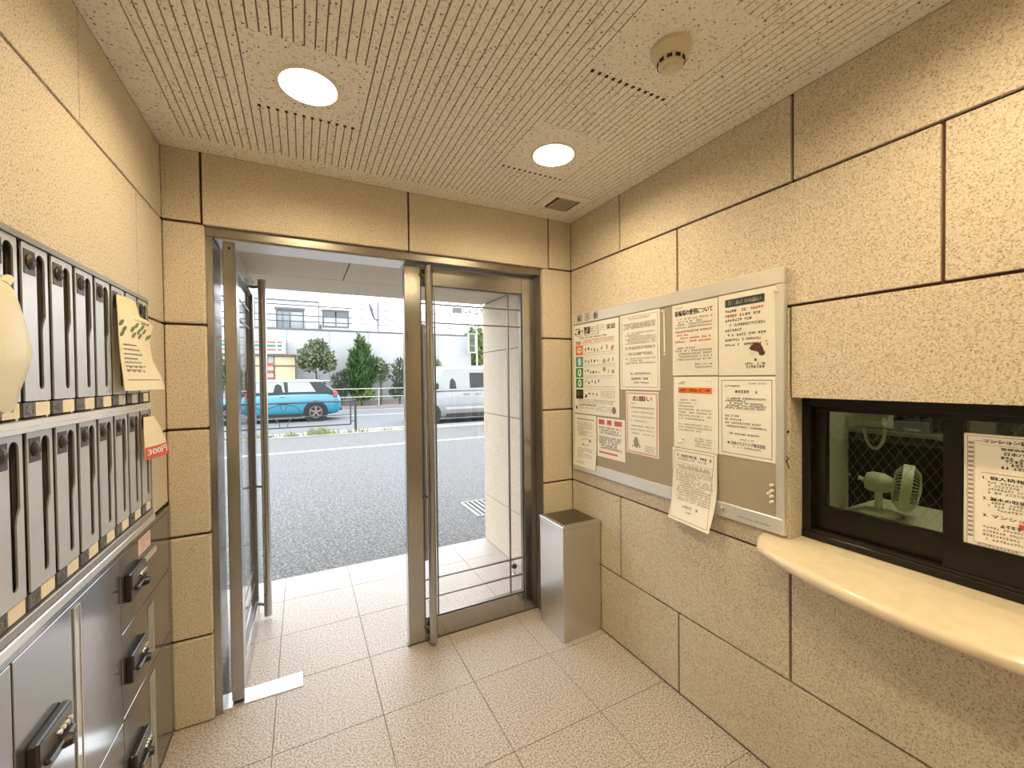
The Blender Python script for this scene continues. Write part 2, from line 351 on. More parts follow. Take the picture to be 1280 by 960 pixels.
# ---- door wall: two narrow piers and the lintel
DX0, DX1, DZ1 = -.344, 1.262, 2.037
b = B()
b.box((XL-.01, YD+.012, 0), (DX0-.004, 2.30, 2.6)).box((DX1+.004, YD+.012, 0), (XR+.01, 2.30, 2.6)).box((DX0-.004, YD+.012, DZ1+.004), (DX1+.004, 2.30, 2.6))
wf = st(b.make('wall_front', 'joint'), 'speckled stone piers and lintel around the glass entrance', 'wall')
for z0, z1 in zip(ZJ[:5], ZJ[1:6]):
    box('tile', (XL+.001, YD, z0+G), (DX0, 2.30, z1-G), 'stone', wf, .006, 2); box('tile', (DX1, YD, z0+G), (XR-.001, 2.30, z1-G), 'stone', wf, .006, 2)
for x0, x1 in ((XL, -.352), (-.352, .486), (.486, 1.302), (1.302, XR)):
    tile_y(wf, YD, 2.295, x0+(.001-G if x0 == XL else 0), x1+(G-.001 if x1 == XR else 0), ZJ[5] if (x0 < -.4 or x1 > 1.4) else DZ1-G+.001, ZC)
# ---- wall behind the viewer
wb = st(box('wall_back', (XL-.14, YB-.12, 0), (XR+.14, YB-.012, 2.6), 'joint'), 'stone block wall closing the lobby behind the viewer', 'wall')
for k in range(6):
    xs2 = [XL, -.0 if k % 2 else .48, .83 if k % 2 else XR] + ([XR] if k % 2 else [])
    for a, c in zip(xs2, xs2[1:]): box('tile', (a+G, YB-.03, ZJ[k]+G), (c-G, YB, ZJ[k+1]-G), 'stone', wb, .0015)
# ---- ceiling: grooved acoustic boards, plain squares round the fittings
LIGHTS = [(.035, 1.46), (.949, 1.46), (.035, .24), (.949, .24), (.035, -1.0), (.949, -1.0)]
SMOKE = (.947, .845)
patch = [(x-.148, x+.148, y-.17, y+.17) for x, y in LIGHTS]+[(SMOKE[0]-.146, SMOKE[0]+.146, SMOKE[1]-.17, SMOKE[1]+.165)]
b = B()
b.prism([(XL-.1, YB-.1), (XR+.1, YB-.1), (XR+.1, 2.28), (XL-.1, 2.28)], lambda x, y: (x, y, ZC+.0035), lambda x, y: (x, y, ZC+.018), [circ(x, y, .086) for x, y in LIGHTS])
ce = st(b.make('ceiling', 'ceiling_groove'), 'off white grooved acoustic board ceiling of the lobby', 'ceiling')
b = B(); PT = .02682; x0 = -.112-PT*10
XA, XZ = x0, x0+PT*66
b.box((XL+.0005, YB, ZC), (XA-.002, YD, ZC+.0036)); b.box((XZ+.002, YB, ZC), (XR-.0005, YD, ZC+.0036)); b.box((XA-.002, 1.955, ZC), (XZ+.002, YD, ZC+.0036))
for k in range(66):
    a, c = XA+PT*k+.002, XA+PT*(k+1)-.002
    iv = [(YB, 1.955)]
    for p in patch:
        if c > p[0]+.004 and a < p[1]-.004:
            nv = []
            for lo, hi in iv:
                if p[2] > lo: nv.append((lo, min(hi, p[2])))
                if p[3] < hi: nv.append((max(lo, p[3]), hi))
            iv = [q for q in nv if q[1] > q[0]]
    for lo, hi in iv: b.box((a, lo, ZC), (c, hi, ZC+.0036))
b.make('grooved_board', 'ceiling_board', ce)
for i, p in enumerate(patch):
    hole = [circ(*LIGHTS[i], .086)] if i < len(LIGHTS) else []
    B().prism([(p[0]-.004, p[2]), (p[1]+.004, p[2]), (p[1]+.004, p[3]), (p[0]-.004, p[3])], lambda x, y: (x, y, ZC-.0004), lambda x, y: (x, y, ZC+.0036), hole).make('plain_panel', 'ceiling_board', ce)
    b = B()
    for k in range(12):
        x = XA+PT*(round((p[0]-XA)/PT)+k)
        if x < p[1]+.02: b.box((x-.005, p[3]-.006, ZC-.0012), (x+.005, p[3]+.006, ZC+.001))
    b.make('groove_end', 'hole_dark', ce)
st(box('roof_slab', (XL-.3, YB-.2, 2.62), (XR+.8, 3.30, 3.0), 'house_white'), 'concrete slab over the lobby and porch', 'roof')

# ------------------------------------------------------------------ entrance frame and doors
df = st(empty('trim_1', (DX0, 2.09, 0)), 'brushed metal door frame lining the entrance opening', 'door frame')
box('header', (DX0+.0005, 2.085, 1.998), (DX1-.0005, 2.255, DZ1-.0005), 'frame_brown', df, .002)
box('header_lining', (DX0+.03, 2.10, 1.9925), (.475, 2.25, 1.9978), 'alu', df)
box('jamb', (DX0+.0005, 2.085, .0005), (-.318, 2.255, 1.9975), 'stainless', df, .002)
box('jamb', (1.2535, 2.085, .0005), (DX1-.0005, 2.255, 1.9975), 'frame_brown', df, .002)
def leaf(name, label, X, hb):
    """glazed leaf .78 wide; X maps (along, through, up) to world; through grows outward, hinge at along = 0"""
    root = st(empty(name, X(0, 0, .008)), label, 'door')
    Wd = .775; z0, z1 = .010, 1.9915; t = .046
    def bx(nm, a, c, mat, bev=.002, par=root): return box(nm, X(*a), X(*c), mat, par, bev)
    bx('stile', (0, 0, z0), (.084, t, z1), 'stainless'); bx('stile', (Wd-.086, 0, z0), (Wd, t, z1), 'stainless')
    bx('top_rail', (.0845, .001, 1.895), (Wd-.0865, t-.001, z1), 'stainless_h'); bx('bottom_rail', (.0845, .001, z0), (Wd-.0865, t-.001, .118), 'stainless_h')
    pane = bx('glass_pane', (.0845, .019, .1185), (Wd-.0865, .027, 1.8945), 'clear_glass', 0)
    for u in (.0845+.085, Wd-.0865-.078): bx('glazing_bar', (u-.0035, .016, .119), (u+.0035, .030, 1.894), 'muntin', 0)
    for z in (.222, .322, 1.70, 1.80): bx('glazing_bar', (.085, .0165, z-.0035), (Wd-.087, .0295, z+.0035), 'muntin', 0)
    for z in (.119, 1.889): bx('gasket', (.085, .010, z), (Wd-.087, .036, z+.005), 'muntin', 0)
    for u in (.085, Wd-.092): bx('gasket', (u, .010, .124), (u+.005, .036, 1.889), 'muntin', 0)
    h = B().tube([X(Wd-hb, -.047, .022), X(Wd-hb, -.047, 1.985)], .0205, 16).make('pull_bar', 'stainless', root, smooth=True)
    for z in (.085, .78, 1.945): B().tube([X(Wd-hb, -.04, z), X(Wd-hb+.034, .003, z)], .008, 8).make('bracket', 'stainless_dark', h, smooth=True)
    h2 = B().tube([X(Wd-hb, t+.045, .40), X(Wd-hb, t+.045, 1.70)], .016, 12).make('outer_pull_bar', 'stainless', root, smooth=True)
    for z in (.45, 1.65): B().tube([X(Wd-hb, t+.04, z), X(Wd-hb+.04, t-.003, z)], .008, 8).make('bracket', 'stainless_dark', h2, smooth=True)
    return root
# open leaf: hinge at the left, turned 90 degrees outward
lo = leaf('door_1', 'open glass door leaf with steel stiles standing outward beside left pier', lambda u, t, z: Vector((-.246-t, 2.128+u, z)), .100)
B().lathe((-.268, 2.1275, 1.968), [(.005, 0), (.005, .002)], 10, (0, -1, 0)).make('screw_hole', 'hole_dark', lo)
lc = leaf('door_2', 'closed glass door leaf with steel stiles beside the waste bin', lambda u, t, z: Vector((1.2525-u, 2.152+t, z)), .116)
tag(box('door_closer_plate', (-.33, 2.106, .0005), (-.02, 2.208, .004), 'zinc', bev=.001), 'silver floor hinge cover plate set in tiles under open door', 'plate', kind=None)
st(box('threshold', (.47, 2.157, .0003), (1.253, 2.196, .006), 'stainless_dark'), 'dark metal sill strip under the closed glass door', 'threshold')

# ------------------------------------------------------------------ porch
ew = st(box('wall_porch_right', (1.425, 2.305, 0), (2.3, 3.30, 2.62), 'joint_light'), 'pale stone side wall of porch seen through closed door', 'wall')
for z0, z1 in ((0, .391), (.391, 1.10), (1.10, 1.62), (1.62, 2.033)):
    box('tile', (1.41, 2.302, z0+.003), (1.45, 3.318, z1-.003), 'stone', ew, .0015)
    box('tile', (1.4505, 3.28, z0+.003), (2.3, 3.318, z1-.003), 'stone', ew, .0015)
ew = st(box('wall_porch_left', (-1.4, 2.36, 0), (-.535, 3.30, 2.62), 'joint_light'), 'pale stone side wall of porch behind the open door', 'wall')
for z0, z1 in ((0, .391), (.391, 1.10), (1.10, 1.62), (1.62, 2.033)):
    box('tile', (-.545, 2.302, z0+.003), (-.52, 3.318, z1-.003), 'stone', ew, .0015)
sf = st(box('porch_ceiling', (-.52, 2.302, 2.050), (1.41, 3.318, 2.61), 'joint'), 'pale stone panelled soffit over the porch', 'ceiling')
for y0, y1 in ((2.302, 2.315), (2.315, 2.86), (2.86, 3.318)):
    for x0, x1 in (((-.52, .245), (.245, 1.41)) if y0 < 2.86 else ((-.52, 1.41),)):
        box('soffit_panel', (x0+.003, y0+.003, 2.035), (x1-.003, y1-.003 if y1 < 3.3 else y1, 2.055), 'stone', sf, .001)
st(box('facade', (-6, 3.30, 2.06), (9, 3.319, 3.2), 'house_white'), 'pale facade above the porch', 'wall')
ds = thing('door_stop', 'small steel door stop on porch floor by pale wall', 'door stop', (1.325, 2.60, 0))
B().lathe((1.325, 2.60, .0003), [(.022, 0), (.022, .006), (.008, .010), (.008, .045)], 14).make('stem', 'chrome', ds, True)
B().lathe((1.325, 2.60, .045), [(.010, 0), (.018, .004), (.020, .016), (.014, .026), (.001, .03)], 14).make('rubber_buffer', 'rubber', ds, True)

# ------------------------------------------------------------------ ceiling fittings
names = ['recessed downlight glowing white above the open door', 'recessed downlight with bulb showing beside the ceiling vent', 'recessed downlight above the mailboxes nearest the viewer', 'recessed downlight above the reception window', 'recessed downlight far behind on the mailbox side', 'recessed downlight far behind on the window side']
for (x, y), nm in zip(LIGHTS, names):
    t = thing('downlight', nm, 'light', (x, y, ZC), 'recessed downlights')
    B().lathe((x, y, ZC), [(.080, -.0005), (.083, -.006), (.090, -.006), (.095, -.0005), (.080, -.0005)], 32, cap=False).make('trim_ring', 'lamp_white', t, True)
    B().lathe((x, y, ZC), [(.080, 0), (.072, .05), (.055, .105), (.02, .115), (.0001, .115)], 32, cap=False).make('reflector', 'reflector', t, True)
    B().lathe((x, y, ZC+.038), [(.0001, -.03), (.012, -.0275), (.022, -.0205), (.0285, -.0095), (.03, 0), (.0285, .0095), (.022, .0205), (.014, .029), (.013, .05)], 18).make('bulb', 'bulb', t, True)
x, y = SMOKE
t = thing('smoke_detector', 'cream smoke detector on ceiling with dark slots', 'smoke detector', (x, y, ZC))
B().lathe((x, y, ZC-.0005), [(.056, 0), (.056, -.012), (.050, -.022), (.040, -.030), (.038, -.032)], 28).make('base', 'offwhite_plastic', t, 30)
hd = B().lathe((x, y, ZC-.032), [(.038, 0), (.036, -.014), (.032, -.020), (.026, -.022), (.022, -.030), (.010, -.034), (.0001, -.034)], 28).make('sensor_head', 'offwhite_plastic', t, 30)
for k in range(10):
    a = 2*pi*k/10; mt = Matrix.Translation((x, y, 0)) @ Matrix.Rotation(a, 4, 'Z')
    B().box((.0335, -.007, ZC-.047), (.0375, .007, ZC-.038), mat=mt).make('slot', 'hole_dark', hd)
B().box((x+.046, y-.006, ZC-.016), (x+.064, y+.006, ZC-.002)).make('label_tab', 'offwhite_plastic', t)
t = thing('ceiling_vent', 'square ceiling vent with brown mesh panel near the corner', 'vent', (1.24, 1.83, ZC))
vx, vy, hw, hd_ = 1.24, 1.83, .117, .092
B().rings([[(vx-a, vy-c, z), (vx+a, vy-c, z), (vx+a, vy+c, z), (vx-a, vy+c, z)] for a, c, z in ((hw, hd_, ZC-.0005), (hw, hd_, ZC-.006), (hw-.018, hd_-.018, ZC-.016), (.072, .066, ZC-.016), (.070, .064, ZC-.010))]).make('frame', 'vent_white', t)
pn = box('mesh_panel', (vx-.058, vy-.066, ZC-.0205), (vx+.058, vy+.066, ZC-.0105), 'vent_mesh', t, .002)
for sx in (-1, 1): box('air_slot', (vx+sx*.064-.004, vy-.062, ZC-.0175), (vx+sx*.064+.004, vy+.062, ZC-.0105), 'hole_dark', t)
b = B()
for k in range(7): b.box((vx-.052, vy-.051+.017*k-.002, ZC-.0215), (vx+.052, vy-.051+.017*k+.002, ZC-.0206))
b.make('mesh_rib', 'stainless_dark', pn)

# ------------------------------------------------------------------ waste bin
bx0, bx1, by0, by1, bh = 1.207, 1.452, 1.800, 2.036, .612
t = thing('waste_bin', 'square brushed steel waste bin in corner by notice board', 'bin', ((bx0+bx1)/2, (by0+by1)/2, 0))
box('body', (bx0, by0, .0005), (bx1, by1, bh-.016), 'bin_steel', t, .002)
box('rim', (bx0-.003, by0-.003, bh-.0155), (bx1+.003, by1+.003, bh), 'bin_steel', t, .002)
fp = box('swing_flap', (bx0+.016, by0+.016, bh+.0003), (bx1-.016, by1-.016, bh+.0035), 'stainless_dark', t, .001)
box('flap_edge', (bx0+.012, by0+.010, bh+.0003), (bx1-.012, by0+.0155, bh+.0045), 'bin_steel', fp)

# ------------------------------------------------------------------ notice board
BX = 1.443
t = thing('notice_board', 'large aluminium framed notice board on the right wall', 'notice board', (1.459, 1.43, .855))
NY0, NY1, NZ0, NZ1 = .818, 2.032, .855, 1.763
box('backing', (BX, NY0+.02, NZ0+.03), (1.4585, NY1-.012, NZ1-.04), 'board_cloth', t)
box('frame_rail', (BX-.006, NY0, NZ1-.056), (1.459, NY1, NZ1), 'alu_dull', t, .003); box('frame_rail', (BX-.006, NY0, NZ0), (1.459, NY1, NZ0+.056), 'alu', t, .003)
box('frame_stile', (BX-.0055, NY0, NZ0+.0565), (1.459, NY0+.028, NZ1-.0565), 'alu', t, .002); box('frame_stile', (BX-.0055, NY1-.016, NZ0+.0565), (1.459, NY1, NZ1-.0565), 'alu_dull', t, .002)
b = B(); f = lambda u, v: (BX-.0066, -u, v)
for ch, yy in (('掲', 1.975), ('示', 1.902), ('板', 1.826)): lettering(b, ch, f, -yy, 1.717, -yy+.042, 1.757, .001)
b.make('title_lettering', 'title_blue', t)['kind'] = 'stuff'
b = B(); rnd = random.Random(3); lines(b, f, -.995, -.86, [.873], .006, rnd, 1); b.make('maker_mark', 'ink_grey', t)
B().lathe((BX-.0062, 1.045, .886), [(.009, 0), (.009, .003), (.006, .005)], 14, (-1, 0, 0)).make('lock_button', 'chrome', t, True)

def notice(name, label, y1, y0, z0, z1, mat, prints, curl=None, lift=0, group='notices on the board', X0=None):
    """sheet on the board between y1 (left edge as read) and y0; prints = [(part name, ink, function(builder, map, w, h))]"""
    X0 = (BX-.0012-lift) if X0 is None else X0; w, h = y1-y0, z1-z0
    r = thing(name, label, 'notice', (X0, (y0+y1)/2, z0), group)
    cur = curl or (lambda u, v: 0)
    def F(off): return lambda u, v: Vector((X0-off-cur(u/w, v/h), y1-u, z0+v))
    nu, nv = (2, 2) if not curl else (8, 14)
    b = B(); fr, bk = F(.0008), F(0)
    for ff in (fr, bk):
        b.poly([ff(w*i/nu, h*j/nv) for j in range(nv+1) for i in range(nu+1)], [(j*(nu+1)+i, j*(nu+1)+i+1, (j+1)*(nu+1)+i+1, (j+1)*(nu+1)+i) for j in range(nv) for i in range(nu)])
    per = [(w*i/nu, 0) for i in range(nu)]+[(w, h*j/nv) for j in range(nv)]+[(w-w*i/nu, h) for i in range(nu)]+[(0, h-h*j/nv) for j in range(nv)]
    b.rings([[fr(*p) for p in per], [bk(*p) for p in per]], cap=False)
    b.make('sheet', mat, r, 60 if curl else False)
    pm = F(.0016)
    for pn, ink, fn in prints:
        b = B(); fn(b, pm, w, h)
        if len(b.bm.faces):
            many = len(b.bm.faces) > 1; o_ = b.make(pn, ink, r)
            if many: o_['kind'] = 'stuff'
        else: b.bm.free()
    return r
def rows(z_hi, z_lo, n): return [z_hi-(z_hi-z_lo)*k/max(1, n-1) for k in range(n)]
def LN(x0, x1, zhi, zlo, n, h, seed, full=.8): return lambda b, f, w, ht: lines(b, f, x0*w, x1*w, [ht*z for z in rows(zhi, zlo, n)], h, random.Random(seed), full)
def FR(m, wd): return lambda b, f, w, h: frame2(b, f, m, m, w-m, h-m, wd)
def multi(*fs): return lambda b, f, w, h: [q(b, f, w, h) for q in fs]
def TX(s, x0, z0, x1, z1, bold=0): return lambda b, f, w, h: lettering(b, s, f, x0*w, z0*h, x1*w, z1*h, bold)
def RC(x0, z0, x1, z1): return lambda b, f, w, h: rect2(b, f, x0*w, z0*h, x1*w, z1*h)
def RCo(x0, z0, x1, z1): # a touch above other print
    return lambda b, f, w, h: rect2(b, lambda u, v: f(u, v)+Vector((-.0005, 0, 0)), x0*w, z0*h, x1*w, z1*h)
def TXo(s, x0, z0, x1, z1, bold=0): return lambda b, f, w, h: lettering(b, s, lambda u, v: f(u, v)+Vector((-.0005, 0, 0)), x0*w, z0*h, x1*w, z1*h, bold)
def BL(cx, cz, rx, rz, n=12, up=.0005): # flat blob
    def fn(b, f, w, h):
        b.poly([f(cx*w+rx*w*cos(2*pi*k/n), cz*h+rz*h*sin(2*pi*k/n))+Vector((-up, 0, 0)) for k in range(n)], [tuple(range(n))])
    return fn
def PG(pts, up=.0005): return lambda b, f, w, h: b.poly([f(x*w, z*h)+Vector((-up, 0, 0)) for x, z in pts], [tuple(range(len(pts)))])
def icons(x0, x1, z, n, seed):
    def fn(b, f, w, h):
        rr = random.Random(seed)
        for k in range(n):
            x = x0+(x1-x0)*(k+.5)/n; s = (x1-x0)/n*.36*(.6+.5*rr.random()); c = z+(rr.random()-.5)*.03
            m = rr.randrange(3)
            if m == 0: BL(x, c, s, s*.75, 8, 0)(b, f, w, h)
            elif m == 1: RC(x-s*.5, c-s*.8, x+s*.5, c+s*.8)(b, f, w, h)
            else: PG([(x-s, c-s*.5), (x+s*.3, c-s*.7), (x+s, c+s*.6), (x-s*.2, c+s*.5)], 0)(b, f, w, h)
    return fn
# waste sorting poster
BAND = [(.655, .765, 'ink_orange'), (.525, .640, 'ink_teal'), (.405, .512, 'ink_green'), (.288, .392, 'ink_green'), (.165, .270, 'ink_black')]
pr = [('heading', 'ink_black', multi(TX('ごみ・資源', .03, .885, .40, .965, .0028), LN(.03, .60, .868, .868, 1, .005, 1, 1), LN(.15, .80, .838, .838, 1, .008, 2, 1))),
      ('heading_tag', 'title_blue', TX('の出し方', .41, .89, .55, .962)), ('ward_lettering', 'ink_grey', TX('家庭', .76, .90, .94, .955, .0008)),
      ('green_rule', 'ink_green', RC(.575, .87, .585, .975)), ('heading_lines', 'ink_grey', LN(.60, .74, .95, .90, 3, .004, 5, 1)),
      ('red_print', 'ink_red', multi(LN(.22, .92, .808, .785, 2, .007, 3, 1), TX('資源', .05, .775, .17, .815, .001)))]
for k, (a, c, mt) in enumerate(BAND): pr.append(('colour_panel', mt, RC(.045, a, .225, c)))
pr += [('panel_mark', 'print_white', multi(BL(.135, .71, .062, .032), BL(.140, .582, .04, .045), BL(.140, .458, .045, .043), BL(.140, .340, .045, .043), TXo('粗大', .08, .20, .20, .245, .0008))),
       ('panel_mark', 'ink_black', multi(BL(.110, .715, .012, .012, 8, .001), BL(.160, .715, .012, .012, 8, .001), BL(.14, .458, .012, .022, 8, .001), BL(.14, .340, .014, .022, 8, .001))),
       ('panel_mark', 'ink_yellow', TXo('粗大', .085, .203, .195, .248, .001)),
       ('picture_row', 'ink', multi(icons(.25, .60, .71, 5, 11), icons(.25, .60, .58, 5, 12), icons(.25, .62, .47, 6, 13), icons(.25, .62, .355, 5, 14), icons(.25, .58, .215, 4, 15))),
       ('picture_row', 'ink_tan', multi(icons(.60, .93, .71, 3, 21), icons(.66, .93, .585, 3, 22), icons(.66, .93, .475, 3, 23))),
       ('small_print', 'ink_grey', multi(LN(.25, .93, .668, .655, 1, .005, 31, 1), LN(.25, .93, .535, .535, 1, .005, 32, 1), LN(.25, .93, .415, .405, 1, .005, 33, 1), LN(.25, .93, .30, .30, 1, .005, 34, 1), LN(.62, .93, .25, .19, 4, .006, 35, 1), LN(.08, .9, .145, .125, 2, .006, 36, 1), LN(.12, .5, .06, .06, 1, .006, 38, 1), LN(.52, .85, .085, .045, 3, .005, 39, 1))),
       ('rules', 'ink_grey', multi(*[RC(.24, z, .94, z+.0025) for z in (.770, .648, .517, .398, .278, .160)])),
       ('office_name', 'ink_black', LN(.12, .55, .088, .088, 1, .012, 37, 1)), ('round_stamp', 'ink_purple', BL(.90, .065, .045, .038)), ('green_mark', 'ink_green', BL(.06, .065, .025, .022))]
notice('waste_poster', 'waste sorting poster with orange, teal, green and black panels', 2.0145, 1.628, 1.190, 1.702, 'poster_paper', pr)
notice('bordered_notice', 'bordered notice of grey print right of the waste sorting poster', 1.617, 1.357, 1.335, 1.705, 'paper',
       [('border', 'ink_grey', FR(.012, .0022)), ('print', 'ink_grey', multi(LN(.2, .8, .92, .915, 1, .010, 41, 1), LN(.08, .92, .86, .80, 4, .007, 42), LN(.14, .92, .735, .60, 6, .007, 43), LN(.14, .9, .55, .53, 2, .007, 44), LN(.12, .85, .47, .45, 2, .007, 45), LN(.14, .92, .40, .34, 3, .007, 46))),
        ('signature', 'ink', multi(LN(.28, .78, .20, .20, 1, .009, 47, 1), LN(.30, .74, .13, .13, 1, .011, 48, 1), LN(.33, .74, .085, .085, 1, .007, 49, 1)))])
notice('parking_notice', 'sleeved bicycle parking notice with bold dark heading', 1.286, 1.0665, 1.402, 1.703, 'sleeve_paper',
       [('heading', 'ink', TX('駐輪場の使用について', .07, .835, .90, .915, .0008)), ('print', 'ink_grey', multi(LN(.07, .25, .945, .945, 1, .006, 50, 1), LN(.07, .9, .775, .66, 4, .0075, 51), LN(.07, .9, .37, .21, 5, .0075, 53), LN(.52, .9, .14, .10, 2, .007, 54, 1))),
        ('red_print', 'ink_red', LN(.07, .9, .60, .46, 4, .0075, 52))])
notice('noise_notice', 'sleeved noise notice with black banner and drawing of covered ear', 1.0625, .8475, 1.400, 1.705, 'sleeve_paper',
       [('banner', 'ink_navy', RC(.13, .84, .83, .935)), ('banner_lettering', 'print_white', TXo('騒音防止のお願い', .19, .862, .77, .915, .0006)),
        ('print', 'ink', multi(LN(.13, .52, .775, .775, 1, .009, 61, 1), LN(.5, .83, .715, .715, 1, .009, 62, 1), LN(.13, .62, .66, .66, 1, .009, 63, 1), LN(.13, .86, .60, .48, 3, .009, 64), LN(.13, .8, .42, .36, 2, .008, 65), LN(.45, .84, .125, .125, 1, .007, 66, 1), LN(.40, .84, .085, .085, 1, .009, 67, 1))),
        ('red_print', 'ink_red', multi(LN(.55, .83, .775, .775, 1, .009, 68, 1), LN(.13, .5, .715, .715, 1, .009, 69, 1))),
        ('drawing', 'ink_brown', multi(PG([(.57, .315), (.60, .345), (.66, .375), (.73, .375), (.78, .345), (.81, .30), (.82, .265), (.85, .275), (.82, .235), (.78, .222), (.745, .235), (.72, .27), (.65, .285), (.60, .295)]), PG([(.66, .19), (.69, .20), (.70, .17), (.67, .16)]), PG([(.83, .385), (.88, .395), (.87, .38)]), PG([(.86, .36), (.89, .355), (.875, .335)]))),
        ('drawing', 'ink_tan', multi(RC(.57, .255, .63, .258), RC(.60, .235, .65, .238)))])
notice('red_heading_notice', 'notice with white on red heading strip below parking notice', 1.281, 1.0665, 1.093, 1.395, 'sleeve_paper',
       [('heading_strip', 'ink_orange', RC(.12, .775, .88, .855)), ('strip_lettering', 'print_white', LN(.16, .84, .80, .80, 1, .011, 70, 1)), ('print', 'ink_grey', multi(LN(.12, .3, .92, .90, 2, .006, 71, 1), LN(.7, .88, .93, .93, 1, .006, 72, 1), LN(.12, .88, .67, .41, 7, .0065, 73, .5), LN(.12, .88, .33, .25, 3, .0065, 74), LN(.5, .88, .15, .05, 4, .006, 75, 1)))])
notice('company_notice', 'double bordered company notice below the noise notice', 1.0625, .8475, 1.095, 1.394, 'paper',
       [('border', 'ink_grey', FR(.011, .0024)), ('heading', 'ink', LN(.26, .78, .80, .80, 1, .010, 80, 1)), ('print', 'ink', multi(LN(.12, .42, .875, .875, 1, .006, 81, 1), LN(.12, .86, .72, .60, 5, .0065, 82), LN(.12, .86, .50, .37, 4, .0065, 83), LN(.2, .75, .28, .28, 1, .006, 84, 1))),
        ('print_date', 'ink_grey', LN(.5, .87, .91, .91, 1, .005, 85, 1)), ('company_name', 'ink', multi(TX('日本ハウズイング株式会社', .24, .15, .84, .195, .0003), LN(.40, .66, .215, .215, 1, .006, 86, 1), LN(.25, .78, .115, .115, 1, .006, 87, 1), BL(.19, .172, .02, .016, 10, 0)))])
notice('hanging_notice', 'dense bordered notice curling out over the lower board frame', 1.283, 1.068, .790, 1.092, 'paper',
       [('border', 'ink_tan', FR(.009, .0022)), ('inner_box', 'ink_grey', lambda b, f, w, h: frame2(b, f, .08*w, .70*h, .92*w, .80*h, .001)), ('heading', 'ink', LN(.10, .90, .88, .88, 1, .011, 90, 1)), ('print', 'ink_grey', multi(LN(.10, .8, .84, .84, 1, .007, 91, 1), LN(.12, .88, .75, .72, 2, .008, 92, 1), LN(.10, .92, .665, .28, 13, .0065, 93))),
        ('signature', 'ink', multi(LN(.30, .66, .19, .19, 1, .010, 94, 1), LN(.4, .56, .135, .135, 1, .006, 95, 1)))],
       curl=lambda u, v: .006+max(0, .55-v)**1.6*(.075+.06*u), lift=.0005)
notice('request_notice', 'pink bordered request notice with small drawing of a machine', 1.578, 1.367, 1.023, 1.328, 'paper',
       [('border', 'ink_pink', multi(FR(.007, .003), FR(.013, .0012))), ('heading', 'ink_pink', TX('お願い', .22, .845, .82, .925, .001)), ('print', 'ink_grey', multi(LN(.12, .35, .80, .80, 1, .006, 100, 1), LN(.12, .9, .73, .52, 4, .007, 101), LN(.12, .9, .44, .32, 3, .007, 102), LN(.6, .9, .14, .07, 3, .006, 103, 1))),
        ('drawing', 'ink_grey', multi(PG([(.24, .20), (.30, .28), (.38, .26), (.42, .16), (.36, .10), (.27, .12)], 0), RC(.20, .11, .24, .14), RC(.42, .11, .46, .16)))])
notice('fire_notice', 'small notice with crimson heading blocks and bottom line', 1.805, 1.587, .967, 1.180, 'paper',
       [('heading_block', 'ink_pink', multi(RC(.06, .83, .28, .95), RC(.38, .83, .54, .95), RC(.64, .83, .90, .95))), ('bottom_line', 'ink_pink', RC(.07, .10, .75, .145)), ('print', 'ink', multi(LN(.08, .92, .73, .60, 3, .009, 110), LN(.08, .92, .48, .22, 5, .010, 111, .6)))])
notice('map_notice', 'pale grey printed sheet at lower left corner of the board', 2.0145, 1.814, .883, 1.183, 'poster_paper',
       [('heading', 'ink_grey', RC(.1, .905, .9, .925)), ('print', 'ink_grey', multi(LN(.12, .85, .84, .60, 8, .006, 120), LN(.12, .85, .34, .16, 6, .006, 121), LN(.12, .5, .09, .06, 2, .006, 122))),
        ('map', 'ink_grey', multi(PG([(.35, .52), (.6, .56), (.8, .5), (.79, .49), (.6, .55), (.36, .51)], 0), PG([(.4, .42), (.7, .44), (.7, .43), (.4, .41)], 0), BL(.72, .52, .05, .03, 8, 0), BL(.4, .43, .04, .02, 8, 0)))], curl=lambda u, v: .0095*max(0, 1-v*2.5))
for par, y1, y0, z0, z1, k in ((bpy.data.objects['parking_notice'], 1.286, 1.0665, 1.402, 1.703, 0), (bpy.data.objects['noise_notice'], 1.0625, .8475, 1.400, 1.705, 1)):
    b = B(); nu, nv = 40, 60; yc_ = 1.10 if k == 0 else 1.03
    def sl(i, j):
        y = y1-(y1-y0)*i/nu; z = z0+(z1-z0)*j/nv
        return (BX-.0046-.0028*math.exp(-((z-1.492)/.028)**2-((y-yc_)/.055)**2)*(1+sin(z*2*pi/.026+3*sin(y*60)))*(1+.35*sin(y*2*pi/.019)), y, z)
    b.poly([sl(i, j) for j in range(nv+1) for i in range(nu+1)], [(j*(nu+1)+i, j*(nu+1)+i+1, (j+1)*(nu+1)+i+1, (j+1)*(nu+1)+i) for j in range(nv) for i in range(nu)])
    b.make('clear_sleeve', 'sleeve', par, 80)
def pin(y, z, label, x=BX-.0006):
    p = thing('push_pin', label, 'push pin', (x, y, z), 'clear push pins on the board')
    B().lathe((x, y, z), [(.0055, 0), (.0055, -.002), (.0032, -.0035), (.0032, -.009), (.005, -.0105), (.005, -.0125), (.003, -.0135)], 12, (1, 0, 0)).make('head', 'pin_clear', p, True)
    B().tube([(x, y, z), (x+.003, y, z)], .0006, 6).make('needle', 'chrome', p)
P('pin_clear', (.82, .80, .74), .12, coat=.6)
for (y, z), q in zip(((1.230, 1.134), (1.244, 1.118), (1.256, 1.100), (1.270, 1.080)), ('topmost', 'second highest', 'second lowest', 'lowest')): pin(y, z, q+' clear push pin of slanting cluster left of red heading notice')
for (y, z), q in zip(((.859, 1.020), (.859, 1.000), (.859, .981), (.859, .962), (.868, .990)), ('topmost', 'second', 'third', 'lowest', 'offset')): pin(y, z, q+' clear push pin of vertical row at lower right of board')
pin(.8415, 1.683, 'single clear push pin at top right corner of noise notice', BX-.0068)
